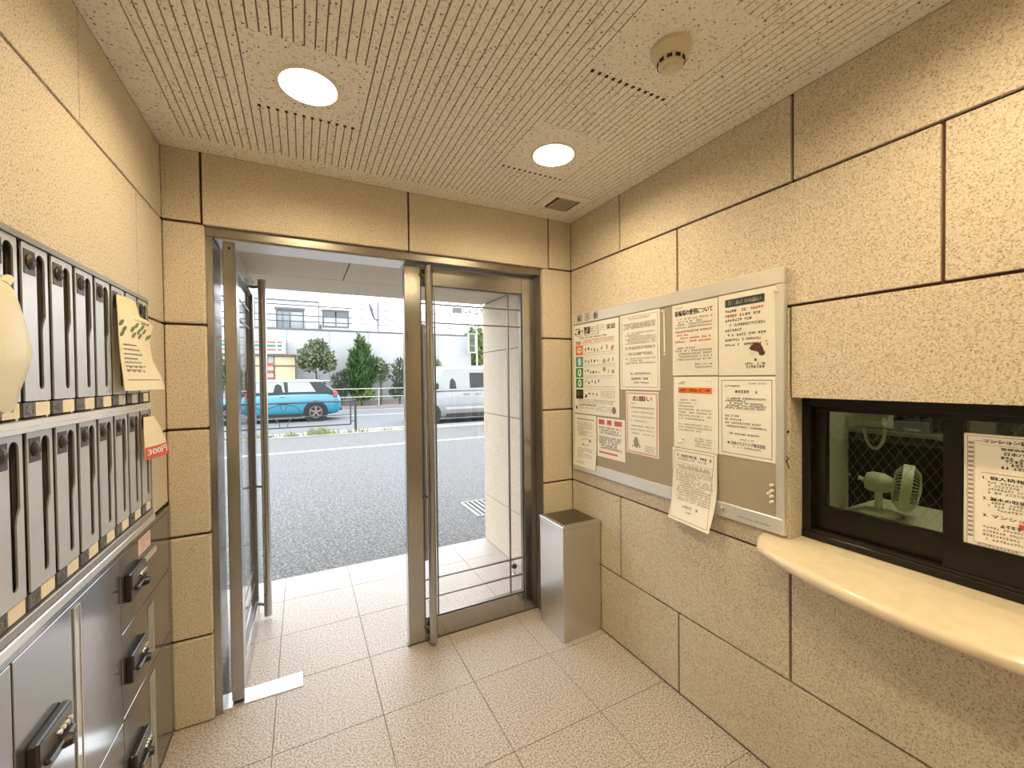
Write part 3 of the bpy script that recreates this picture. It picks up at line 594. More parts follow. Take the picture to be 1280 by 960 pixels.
pin(1.333, 1.690, 'clear push pin holding the white hanging strip', BX-.0012)
t = thing('hanging_strip', 'thin white plastic strip hanging between two notice columns', 'strip', (BX-.002, 1.333, 1.49))
B().rings([[(BX-.0030, 1.333-a*.004+o, z), (BX-.0030, 1.333+a*.004+o, z), (BX-.0014, 1.333+a*.004+o, z), (BX-.0014, 1.333-a*.004+o, z)] for z, a, o in ((1.688, 1, 0), (1.62, 1, -.002), (1.55, 1.05, -.003), (1.505, 1, -.003))]).make('strip', 'print_white', t)
B().lathe((BX-.0014, 1.330, 1.497), [(.006, 0), (.006, -.003), (.003, -.005)], 10, (1, 0, 0)).make('clip', 'pin_clear', t, True)
# dark cord tied beside the board
t = thing('tied_cord', 'dark brown cord with knot hanging beside window opening', 'cord', (1.452, .815, 1.10))
B().tube([(1.4575, .834, 1.207), (1.452, .826, 1.207), (1.4555, .817, 1.206)], .003, 6).make('staple', 'ink_brown', t)
B().tube([(1.452, .832, 1.206), (1.449, .832, 1.19), (1.452, .829, 1.17), (1.449, .828, 1.15), (1.453, .825, 1.13), (1.45, .822, 1.115), (1.447, .816, 1.105), (1.45, .812, 1.118), (1.452, .82, 1.128), (1.449, .824, 1.11), (1.451, .828, 1.09)], .0022, 6).make('cord', 'ink_brown', t)
B().tube([(1.45, .821, 1.115), (1.449, .812, 1.10), (1.451, .81, 1.085)], .002, 6).make('cord_end', 'ink_brown', t)

# ------------------------------------------------------------------ reception window, counter and office
t = thing('reception_counter', 'cream polished stone counter shelf curving out below the window', 'counter', (1.35, .39, .806))
cyy = .39
arc = [(2.222-1.0*cos(a), cyy+1.0*sin(a)) for a in [radians(-29+58*k/28) for k in range(29)]]
CT = .8445; arc = [p for p in arc if abs(p[1]-cyy) < .475]
def ring(ins, z):
    pts = []
    for (x, y) in arc:
        d = Vector((2.222-x, cyy-y)).normalized(); pts.append((x+d.x*ins, y+d.y*ins, z))
    n = len(pts)
    return [(1.4585, .906-ins*.4, z), (1.40, .890-ins, z)][::1]+pts[::-1]+[(1.40, -.110+ins, z), (1.4585, -.126+ins*.4, z)]
B().rings([ring(i, z) for i, z in ((.018, .8065), (.006, .810), (.0, .820), (.0, .831), (.005, .840), (.016, CT))]).make('slab', 'marble', t, 50)
box('sill', (1.459, OY0+.005, .8065), (1.5935, OY1-.005, CT), 'marble', t)
w = st(empty('window_1', (1.53, .39, CT)), 'black framed sliding reception window with wired glass', 'window')
FX0, FX1 = 1.527, 1.592
box('frame_rail', (FX0, OY0+.005, 1.292), (FX1, OY1-.005, OZ1-.0005), 'black_frame', w, .002); box('frame_rail', (FX0-.004, OY0+.005, CT+.0005), (FX1, OY1-.005, .868), 'black_frame', w, .002)
for k in range(3): box('track', (FX0+.006+.018*k, OY0+.03, .8683), (FX0+.010+.018*k, OY1-.03, .876), 'black_frame2', w)
box('frame_stile', (FX0, OY1-.030, .8685), (FX1, OY1-.005, 1.2915), 'black_frame', w, .002); box('frame_stile', (FX0, OY0+.005, .8685), (FX1, OY0+.030, 1.2915), 'black_frame', w, .002)
def sash(x, ya, yb, nm='sash'):
    s = B(); fr = .036
    s.box((x, ya, .8775), (x+.022, yb, .956)).box((x, ya, 1.276), (x+.022, yb, 1.291)).box((x, ya, .9565), (x+.022, ya+fr, 1.2755)).box((x, yb-fr, .9565), (x+.022, yb, 1.2755))
    so_ = s.make(nm, 'black_frame', w)
    box('pane', (x+.008, ya+fr+.0005, .9565), (x+.012, yb-fr-.0005, 1.2755), 'office_glass', so_)
    wm = B(); y0, y1, z0, z1 = ya+fr, yb-fr, .957, 1.275; st_ = .026
    k = -40
    while k < 60:
        for sg in (1, -1):
            # wires y = c + sg*(z-z0)*.62
            c = y0+k*st_; P0 = []
            for zz in (z0, z1): P0.append((c+sg*(zz-z0)*.62, zz))
            (ya_, za_), (yb_, zb_) = P0
            def clip(lo, hi):
                pts = []
                for tt in [i/16 for i in range(17)]:
                    yy = ya_+(yb_-ya_)*tt; zz = za_+(zb_-za_)*tt
                    if lo <= yy <= hi: pts.append((yy, zz))
                return pts
            q = clip(y0, y1)
            if len(q) > 1: wm.tube([(x+.010, *q[0]), (x+.010, *q[-1])], .00035, 4, False)
        k += 1
    o = wm.make('wire_mesh', 'wire', so_); o['kind'] = 'stuff'
sash(FX0+.034, .425, .789, 'sash'); sash(FX0+.010, -.009, .463, 'sash')
box('glazing_gap', (FX0+.012, .4245, 1.2442), (FX0+.016, .2, 1.2448), 'black_frame2', w)
pr = [('border', 'ink_grey', multi(FR(.006, .0012), FR(.018, .001), lambda b, f, w, h: [rect2(b, f, .008, .03+.012*k, .017, .036+.012*k) for k in range(21)])),
      ('heading', 'ink', multi(TX('マンション居住者の皆様へ', .16, .925, .86, .960, .0004), TX('管理会社', .30, .872, .5, .895, .0003), TX('日本ハウズイング', .33, .832, .76, .862, .0003), LN(.30, .75, .80, .72, 4, .007, 130, .6))),
      ('rule', 'ink_tan', multi(RC(.14, .668, .86, .672), RC(.14, .905, .86, .908))),
      ('print', 'ink', multi(TX('1. 個人情報の取扱い', .16, .615, .75, .645, .0004), TX('2. 漏水の取扱いについて', .16, .44, .78, .47, .0004), TX('3. マンション管理', .16, .295, .70, .325, .0004), LN(.3, .6, .225, .225, 1, .009, 135, 1))),
      ('small_print', 'ink_grey', multi(LN(.2, .8, .585, .50, 4, .0055, 131), LN(.2, .8, .415, .36, 3, .0055, 132), LN(.16, .8, .20, .10, 4, .0055, 133))), ('red_strip', 'ink_red', RC(.44, .245, .72, .285)), ('footer', 'ink_grey', LN(.12, .6, .04, .04, 1, .006, 136, 1))]
notice('window_notice', 'bordered notice with red strip taped inside reception window sash', .425, .212, .946, 1.244, 'paper', pr, group='notice on the reception window', X0=FX0+.0165)
# office behind the window
of = st(empty('wall_office', (1.62, .3, 0)), 'dim caretaker office seen through the reception window', 'room')
OX1 = 3.0
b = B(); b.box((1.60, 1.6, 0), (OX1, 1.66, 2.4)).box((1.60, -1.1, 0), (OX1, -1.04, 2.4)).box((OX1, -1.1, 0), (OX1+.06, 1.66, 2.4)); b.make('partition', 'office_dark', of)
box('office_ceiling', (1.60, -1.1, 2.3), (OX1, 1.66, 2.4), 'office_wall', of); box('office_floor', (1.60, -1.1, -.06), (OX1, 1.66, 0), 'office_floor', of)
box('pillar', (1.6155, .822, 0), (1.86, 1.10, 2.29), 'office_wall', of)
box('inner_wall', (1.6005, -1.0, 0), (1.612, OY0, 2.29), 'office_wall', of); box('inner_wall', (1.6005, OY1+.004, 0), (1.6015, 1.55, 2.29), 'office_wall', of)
dk = thing('office_desk', 'pale green desk top just inside the reception window', 'desk', (1.85, .3, 0))
box('desk_top', (1.615, -.6, .862), (2.10, .819, .892), 'phone_plastic', dk, .003)
for yy in (-.55, .79): box('side_panel', (1.64, yy-.015, .0005), (2.08, yy+.015, .8615), 'office_wall', dk)
lamp = thing('office_fill_lamp', 'flat fill lamp added out of view in the caretaker office', 'light', (2.1, .4, 2.26))  # added out of view to brighten the office behind the window
box('housing', (1.80, -.1, 2.27), (2.4, .9, 2.299), 'lamp_white', lamp); box('diffuser', (1.82, -.08, 2.255), (2.38, .88, 2.2695), 'office_fill_glow', lamp)
# desk fan: cage facing away to the right
fx, fy, fz = 1.87, .655, 1.000
ax = Vector((.30, -.93, -.10)).normalized()
fan = thing('desk_fan', 'pale green desk fan with round cage inside office window', 'fan', (fx-.02, fy+.07, .8925))
B().lathe((fx-.02, fy+.07, .8925), [(.06, 0), (.06, .008), (.045, .016), (.012, .02), (.011, .085)], 18).make('base', 'fan_plastic', fan, 40)
cc = Vector((fx, fy, fz))
B().lathe(cc-ax*.115, [(.001, 0), (.028, .006), (.036, .022), (.036, .055), (.026, .075), (.02, .085)], 20, ax).make('motor_housing', 'fan_plastic', fan, 40)
cg = B().lathe(cc, [(.078, -.014), (.082, -.014), (.082, .014), (.078, .014), (.078, -.014)], 36, ax, False).make('cage_ring', 'fan_plastic', fan, 60)
u = ax.cross(Vector((0, 0, 1))).normalized(); v = ax.cross(u)
for nm, sg in (('rear_cage', -1), ('front_cage', 1)):
    b = B()
    for k in range(36):
        a = 2*pi*k/36; d = u*cos(a)+v*sin(a)
        b.tube([cc+ax*sg*.012+d*.079, cc+ax*sg*.032+d*.055, cc+ax*sg*.036+d*.018], .0011, 4, False)
    b.lathe(cc+ax*sg*.035, [(.018, -.003), (.018, .003), (.001, .004)] if sg > 0 else [(.018, .003), (.018, -.003), (.001, -.004)], 14, ax)
    b.make(nm, 'fan_plastic', fan)
for k in range(3):
    a0 = 2*pi*k/3; rs = []
    for r_, wd, tw in ((.012, .35, -.010), (.04, .75, -.012), (.068, .62, -.010)):
        p = [cc+(u*cos(a0-wd/2)+v*sin(a0-wd/2))*r_+ax*tw, cc+(u*cos(a0+wd/2)+v*sin(a0+wd/2))*r_-ax*tw]
        rs.append([p[0], p[1], p[1]+ax*.002, p[0]+ax*.002])
    B().rings(rs).make('blade', 'car_glass_pale', fan)
B().tube([cc-ax*.11, cc-ax*.13+Vector((0, 0, .004))], .008, 8).make('swing_knob', 'fan_plastic', fan)
# wall telephone with coiled cord, hanging high on the pillar side
ph = thing('wall_intercom', 'pale intercom handset with looping cord behind wired glass', 'intercom', (1.90, .80, 1.19))
B().rings([[(x_, y_, z_) for x_, y_, z_ in ((1.86, .8215, zz), (1.865+o, .8215, zz), (1.87+o, .80-o, zz+.012), (1.88+o, .72-o*.5, zz+.010), (1.95, .72, zz), (1.95, .8215, zz))] for zz, o in ((1.195, 0), (1.215, -.012), (1.245, -.006), (1.258, .01))]).make('body', 'phone_plastic', ph)
B().tube([(1.852, .80, 1.262), (1.856, .77, 1.268), (1.862, .735, 1.262), (1.868, .70, 1.25)], [.014, .011, .011, .015], 10).make('handset', 'phone_plastic', ph, True)
pts = [(1.87, .775-.06*(1-cos(pi*k/14))/2, 1.20-.075*sin(pi*k/14)) for k in range(15)]
B().tube(pts, .0055, 8).make('cord', 'phone_plastic', ph, True)
for k in range(3):
    sh = thing('office_shelf', ['lower', 'middle', 'upper'][k]+' dark shelf board at the back of the office', 'shelf', (2.8, .2, 1.08+.16*k), 'dark shelves at the back of the office')
    box('board', (2.70, -.7, 1.08+.16*k), (2.9985, 1.3, 1.10+.16*k), 'office_floor', sh, .002)
    box('edge_strip', (2.695, -.7, 1.082+.16*k), (2.6998, 1.3, 1.098+.16*k), 'wire', sh)
    for j in range(5):
        rr = random.Random(k*9+j); y_ = .05+j*.22+.05*rr.random(); h_ = .05+.05*rr.random()
        e_ = thing('device_box', '%s grey device box from the left on the %s office shelf' % (['first', 'second', 'third', 'fourth', 'fifth'][4-j], ['lower', 'middle', 'upper'][k]), 'device', (2.80, y_, 1.1005+.16*k), 'devices on the office shelves')
        box('case', (2.73, y_-.07, 1.1005+.16*k), (2.93, y_+.07, 1.1005+.16*k+h_), ['office_dark', 'mail_casing', 'wire'][rr.randrange(3)], e_, .004)
        box('front_label', (2.7285, y_-.04, 1.11+.16*k), (2.7298, y_+.02, 1.12+.16*k), 'phone_plastic', e_)
        if (k, j) in ((0, 3), (1, 1), (0, 1), (1, 2)): box('indicator_light', (2.7275, y_+.03, 1.11+.16*k), (2.7298, y_+.042, 1.122+.16*k), 'led', e_)

# ------------------------------------------------------------------ mailboxes
MX = -.475; PW = .1055
mb = thing('mailbox_bank', 'two row bank of grey steel mailboxes with vertical slots', 'mailbox', (-.6, (MY0+MY1)/2, MZ0))
b = B(); b.box((-.76, MY0+.001, MZ0+.0005), (-.51, MY1-.001, MZ1-.001))
b.make('casing', 'mail_dark', mb)
b = B(); b.box((MX-.034, MY0, MZ1-.0125), (MX+.004, MY1, MZ1-.0005)); b.box((MX-.034, MY1-.006, MZ0), (MX+.002, MY1, MZ1-.0130)); b.box((MX-.034, MY0, MZ0), (MX+.002, MY0+.004, MZ1-.0130))
b.make('outer_trim', 'mail_casing', mb)
for z0, z1, xx in ((1.306, 1.3165, .010), (1.3165, 1.3285, .006)): box('middle_rail', (MX-.03, MY0+.0045, z0), (MX+xx, MY1-.0065, z1), 'rail_alu', mb, .001)
UP = ['303', '304', '401', '402', '403', '404', '501', '502']; LOW = ['103', '104', '201', '202', '203', '204', '301', '302']
def mailbox(y0, zlo, zhi, num):
    """door face: plate with a long slot that narrows half way down"""
    a, c = y0+.014, y0+PW-.001; w = c-a; h = zhi-zlo-.034; zb = zlo+.034
    F0 = lambda u, v: (MX, a+u, zb+v); F1 = lambda u, v: (MX-.003, a+u, zb+v)
    s0, s1, s2 = w*.54, w*.88, w*.74        # slot edges: left, right (upper), right (lower)
    zt, zm, zbm = h-.012, h*.52, .022
    r = (s1-s0)/2; r2 = (s2-s0)/2
    hole = [(s0, zbm+r2)]+[(s0+r2-r2*cos(pi*k/6), zbm+r2-r2*sin(pi*k/6)) for k in range(1, 6)]+[(s2, zbm+r2), (s2, zm-.018), (s2+(s1-s2)*.35, zm-.004), (s1, zm+.012)]+[(s1, zt-r)]+[(s0+r+r*cos(pi*k/8), zt-r+r*sin(pi*k/8)) for k in range(1, 8)]+[(s0, zt-r)]
    d = B().prism(rrect(0, 0, w, h, .003, 2), F0, F1, [hole]).make('mailbox_door', 'mail_door', mb)
    box('dial_plate', (MX+.0002, a+w*.06, zb+h-.060), (MX+.001, a+w*.49, zb+h-.012), 'dial_plate', d, .0005)
    B().lathe((MX+.001, a+w*.28, zb+h-.034), [(.0155, 0), (.0155, .002), (.012, .004), (.009, .006), (.001, .0065)], 16, (1, 0, 0)).make('dial_knob', 'dial', d, True)
    box('name_card', (MX-.016, a+w*.42, zlo+.003), (MX-.002, c, zlo+.031), 'name_card', d)
    np_ = box('number_plate', (MX-.016, a-.004, zlo+.003), (MX-.0015, a+w*.41, zlo+.031), 'num_plate', d)
    b = B(); lettering(b, num, lambda u, v: (MX-.0008, a+u, zlo+v), .002, .009, w*.36, .025, .0006); b.make('number_lettering', 'num_ink', d)
    return d
for k in range(8):
    for z0_, z1_ in ((1.3290, MZ1-.013), (MZ0+.001, 1.3050)): box('divider', (-.4930, MY0+PW*k+.0045, z0_), (MX-.010, MY0+PW*k+.0125, z1_), 'mail_edge', mb)
    mailbox(MY0+PW*k, 1.331, MZ1-.014, UP[k]); mailbox(MY0+PW*k, MZ0+.002, 1.3045, LOW[k])
# ------------------------------------------------------------------ parcel lockers
LX = -.4745
lk = thing('parcel_locker', 'glossy grey steel parcel locker bank below the mailboxes', 'locker', (-.6, 1.3, 0))
box('cabinet', (-.80, LY0, .0005), (LX-.012, LY1, LZ1-.02), 'locker_gap', lk)
box('top_trim', (-.80, LY0, LZ1-.0195), (LX+.001, LY1, LZ1-.003), 'locker_steel', lk, .001)
box('ledge', (LX-.04, LY0+.45, LZ1-.0025), (LX+.006, MY1+.01, .9362), 'locker_trim', lk, .002); box('ledge', (LX-.04, LY0+.45, .9367), (LX+.003, MY1, .9560), 'mail_casing', lk, .002)
def lock(d, y, z):
    b = B().box((LX, y-.066, z-.045), (LX+.016, y+.066, z+.038), .003); pl = b.make('combination_lock', 'lock_black', d)
    box('lock_face', (LX+.0162, y-.060, z-.010), (LX+.018, y+.062, z+.034), 'lock_face', pl)
    for k in range(4): B().lathe((LX+.0182, y-.002+.014*k, z+.012), [(.0055, 0), (.0055, .006), (.004, .008)], 10, (1, 0, 0)).make('digit_wheel', 'chrome', pl, True)
    B().lathe((LX+.0182, y+.010, z-.016), [(.014, 0), (.014, .010), (.010, .022), (.001, .024)], 14, (1, 0, 0)).make('turn_knob', 'lock_black', pl, True)
    box('grip', (LX+.0182, y-.055, z-.016), (LX+.030, y+.05, z-.006), 'lock_black', pl, .003)
def ldoor(y0, y1, z0, z1, lk_y=None, lk_z=None, win=None):
    d = box('locker_door', (LX-.0115, y0+.0025, z0+.0015), (LX, y1-.0025, z1-.0015), 'locker_steel', lk, .0012)
    if lk_y: lock(d, lk_y, lk_z)
    if win:
        a, c, zt, zb = win
        box('slot_window', (LX+.0002, a, zb), (LX+.0012, c, zt), 'slot_window', d)
        b = B()
        for q in (a, c): b.box((LX+.0002, q-.0012, zb), (LX+.003, q+.0012, zt))
        b.box((LX+.0002, a, zt-.002), (LX+.003, c, zt)); b.box((LX+.0002, a, zb), (LX+.003, c, zb+.002)); b.make('window_frame', 'locker_trim', d)
    return d
ZT = LZ1-.021
ldoor(1.563, 2.036, .672, ZT, 1.655, .795); ldoor(1.563, 2.036, .428, .672, 1.652, .555, (1.783, 1.835, .640, .47)); ldoor(1.563, 2.036, .03, .428, 1.66, .25, (1.783, 1.832, .405, .05))
ldoor(1.067, 1.563, .42, ZT, 1.165, .676, (1.290, 1.318, .885, .45)); ldoor(1.067, 1.563, .03, .42, 1.165, .25); ldoor(.570, 1.067, .42, ZT, .67, .676); ldoor(.570, 1.067, .03, .42, .67, .25)
box('side_strip', (LX-.0115, 2.037, .03), (LX-.0005, LY1, ZT), 'locker_steel', lk)
box('plinth', (LX-.011, LY0+.003, .001), (LX-.004, LY1-.003, .028), 'locker_gap', lk)
d = box('instruction_label', (LX+.0003, 1.712, .842), (LX+.001, 1.826, .893), 'label_pink', lk)
b = B(); lines(b, lambda u, v: (LX+.0014, u, v), 1.718, 1.82, [.848+.009*k for k in range(5)], .005, random.Random(5), .8); b.make('label_print', 'ink_red', d)
box('label_holder', (LX+.0003, 1.730, .806), (LX+.009, 1.862, .824), 'locker_trim', lk, .001)
# things left in the mailboxes
bagp = []
t = thing('plastic_bag', 'crumpled cream plastic bag hanging from the leftmost upper mailbox slot', 'bag', (-.455, 1.03, 1.35))
rs = []
for z, y0, y1, dx in ((1.352, .985, 1.062, .016), (1.385, .965, 1.068, .024), (1.43, .955, 1.092, .030), (1.46, .96, 1.098, .032), (1.50, .975, 1.088, .028), (1.54, .985, 1.078, .024), (1.565, 1.0, 1.066, .018), (1.578, 1.015, 1.055, .008)):
    n = 16; cy, hw_ = (y0+y1)/2, (y1-y0)/2
    rs.append([(MX+.006+dx/2+dx/2*sin(2*pi*k/n)*(1+.12*sin(5*pi*k/n+z*60)), cy+hw_*cos(2*pi*k/n)*(1+.05*sin(3*k+z*90)), z+.004*sin(k*1.7+z*50)) for k in range(n)])
B().rings(rs).make('pouch', 'plastic_bag', t, True)
B().tube([(MX+.012, 1.045, 1.572), (MX+.008, 1.072, 1.588), (MX-.012, 1.092, 1.588)], [.010, .008, .007], 8).make('tucked_corner', 'plastic_bag', t, True)
def sheet(name, label, cat, mat, rows_, prints):
    """bent sheet: rows of (z, y0, y1, x0, x1)"""
    r = thing(name, label, cat, (-.44, (rows_[0][1]+rows_[0][2])/2, rows_[0][0]))
    b = B(); nv = len(rows_)
    def f(u, v):
        q = v*(nv-1); i = min(int(q), nv-2); tt = q-i; a = [rows_[i][k]*(1-tt)+rows_[i+1][k]*tt for k in range(5)]
        return Vector((a[3]*(1-u)+a[4]*u+.006*sin(pi*u), a[1]*(1-u)+a[2]*u, a[0]))
    nu, nn = 8, (nv-1)*3
    for off in (0, -.0012): b.poly([f(i/nu, j/nn)+Vector((off, 0, 0)) for j in range(nn+1) for i in range(nu+1)], [(j*(nu+1)+i, j*(nu+1)+i+1, (j+1)*(nu+1)+i+1, (j+1)*(nu+1)+i) for j in range(nn) for i in range(nu)])
    per = [(i/nu, 0) for i in range(nu)]+[(1, j/nn) for j in range(nn)]+[(1-i/nu, 1) for i in range(nu)]+[(0, 1-j/nn) for j in range(nn)]
    b.rings([[f(*p) for p in per], [f(*p)+Vector((-.0012, 0, 0)) for p in per]], cap=False)
    b.make('sheet', mat, r, 60)
    for pn, ink, fn in prints:
        b = B(); g = lambda u, v: f(u, v)+Vector((.0012, 0, 0)); fn(b, g); b.make(pn, ink, r)
    return r
def fine(b, g, x0, z0, x1, z1, nx=6):
    for k in range(nx):
        a, c = x0+(x1-x0)*k/nx, x0+(x1-x0)*(k+1)/nx; rect2(b, g, a, z0, c, z1)
sheet('flyer_packet', 'cream printed flyer packet sticking out of the upper mailboxes', 'flyer', 'flyer_cream',
      [(1.375, 1.56, 1.80, -.452, -.418), (1.42, 1.56, 1.785, -.456, -.425), (1.47, 1.555, 1.75, -.459, -.437), (1.53, 1.55, 1.74, -.460, -.441), (1.585, 1.55, 1.775, -.461, -.440), (1.60, 1.55, 1.745, -.461, -.447), (1.605, 1.55, 1.695, -.462, -.452), (1.640, 1.555, 1.69, -.464, -.458), (1.652, 1.565, 1.685, -.466, -.462)],
      [('leaf_print', 'leaf_print', lambda b, g: [b.poly([g(x+.055*cos(q*pi/4)+.012*sin(q*pi/4), z+.020*sin(q*pi/4)+.010*cos(q*pi/4)) for q in range(8)], [tuple(range(8))]) for x, z in ((.06, .47), (.12, .43), (.32, .44), (.42, .47), (.50, .43), (.60, .465), (.68, .44), (.07, .40), (.36, .40), (.55, .40), (.82, .40), (.92, .41))]),
       ('print', 'ink_grey', lambda b, g: [fine(b, g, .08, .33-.028*k, .42+.08*(k % 3), .338-.028*k) for k in range(7)]+[fine(b, g, .08, .085, .92, .092)]+[rect2(b, g, .10+.06*k, .15+.03*(k % 2), .14+.06*k, .165+.03*(k % 2)) for k in range(7)]),
       ('heading', 'leaf_print', lambda b, g: [rect2(b, g, .35+.07*k, .52, .40+.07*k, .535) for k in range(8)]+[rect2(b, g, .55+.07*k, .49, .60+.07*k, .503) for k in range(4)])])
sheet('price_flyer', 'small cream flyer with red price strip in lower mailbox', 'flyer', 'flyer_cream',
      [(1.145, 1.73, 1.885, -.456, -.430), (1.19, 1.73, 1.875, -.457, -.436), (1.24, 1.735, 1.845, -.459, -.443), (1.285, 1.745, 1.81, -.462, -.452)],
      [('price_strip', 'ink_red', lambda b, g: fine(b, g, .0, .0, 1, .30)), ('price_lettering', 'print_white', lambda b, g: lettering(b, '300円', lambda u, v: g(u, v)+Vector((.0012, 0, 0)), .06, .09, .86, .26, .012))])

# ------------------------------------------------------------------ the street
st(box('ground', (-40, 3.3205, -.2), (45, 11.45, -.004), 'asphalt'), 'coarse grey asphalt forecourt in front of the porch', 'asphalt')
st(box('road', (-60, 11.9, -.2), (70, 20.9, -.012), 'road'), 'smooth grey road beyond the guard rail', 'road')
st(box('kerb', (-40, 11.452, -.2), (45, 11.898, .015), 'kerb', bev=.01), 'pale concrete kerb strip between forecourt and road', 'kerb')
pv = st(box('pavement', (-60, 20.902, -.2), (70, 27, .10), 'pavement'), 'brownish far pavement beyond the road', 'pavement')
def mark(a, c, label): return st(box('road_marking', a, c, 'line_white'), label, 'road marking')
mark((-14, 9.02, -.0038), (18, 9.17, -.002), 'white line painted across the forecourt asphalt')
mark((-60, 12.25, -.0118), (70, 12.40, -.009), 'white edge line on the near side of the road')
mark((-60, 17.2, -.0118), (70, 17.36, -.009), 'white centre line along the road')
mark((-60, 20.2, -.0118), (70, 20.34, -.009), 'white edge line on the far side of the road')
gr = st(empty('drain_grate', (1.75, 4.1, 0)), 'pale steel drain grate set in asphalt near porch corner', 'grate')
for a, c in (((1.56, 3.86, -.0035), (1.60, 4.40, .004)), ((2.02, 3.86, -.0035), (2.06, 4.40, .004)), ((1.601, 3.86, -.0035), (2.019, 3.89, .004)), ((1.601, 4.37, -.0035), (2.019, 4.40, .004))): box('frame_bar', a, c, 'grate', gr)
box('pit', (1.60, 3.89, -.0039), (2.02, 4.37, -.003), 'rubber', gr)
for k in range(7): box('slat', (1.62+.056*k, 3.8905, -.0028), (1.65+.056*k, 4.3695, .003), 'grate', gr)
# guard rail
g = thing('guard_rail', 'dark green pipe guard rail with arched pattern along kerb', 'guard rail', (-.4, 11.7, 0))
GX0, GX1, GY = -2.02, 1.26, 11.70
for x in (GX0, GX1): B().tube([(x, GY, .0155), (x, GY, .86)], .03, 12).make('post', 'guard_green', g, True)
def bar(nm, pts, r): B().tube(pts, r, 8).make(nm, 'guard_green', g, True)
bar('top_rail', [(GX0+.12, GY, .83), (GX1-.12, GY, .83)], .021); bar('bottom_rail', [(GX0+.12, GY, .22), (GX1-.12, GY, .22)], .018)
for a, c in ((GX0+.12, -1.30), (-1.30, -.02), (-.02, GX1-.12)): bar('middle_rail', [(a, GY, .47), (c, GY, .47)], .012)
for x in (GX0+.12, GX1-.12): bar('end_bar', [(x, GY, .22), (x, GY, .83)], .018)
for x, s in ((GX0, 1), (GX1, -1)):
    for z in (.30, .74): bar('coupling', [(x, GY, z), (x+s*.12, GY, z)], .012)
for cx in (-1.25, -.42):
    bar('arch', [(cx-.42*cos(pi*k/14), GY, .50+.30*sin(pi*k/14)) for k in range(15)], .011)
    bar('small_arch', [(cx-.07*cos(pi*k/10), GY, .80-.17*sin(pi*k/10)) for k in range(11)], .009)
    for s in (-1, 1): bar('scroll', [(cx+s*.13*1.8, GY, .47), (cx+s*.16, GY, .42), (cx+s*.10, GY, .34), (cx+s*.08, GY, .22)], .009)
rg = random.Random(11); gb = B()
for cx, n, hh in ((-.95, 60, .10), (-.75, 40, .08), (-.25, 60, .10), (.25, 110, .14), (.45, 80, .16), (.62, 60, .12), (1.1, 30, .10), (1.45, 30, .10), (2.0, 30, .07), (-1.6, 40, .10), (2.6, 30, .07)):
    for k in range(n):
        x = cx+rg.gauss(0, .10); y = 11.48+rg.random()*.10; h = hh*(.5+rg.random()); dx, dy = rg.gauss(0, .06), rg.uniform(-.05, .05)
        gb.poly([(x-.008, y, .014), (x+.008, y, .014), (x+dx*.5+.006, y+dy*.5, .014+h*.6), (x+dx, y+dy, .014+h)], [(0, 1, 2), (0, 2, 3)])
tag(gb.make('grass_tufts', 'grass'), 'pale green grass tufts growing along the kerb', 'grass', kind='stuff')

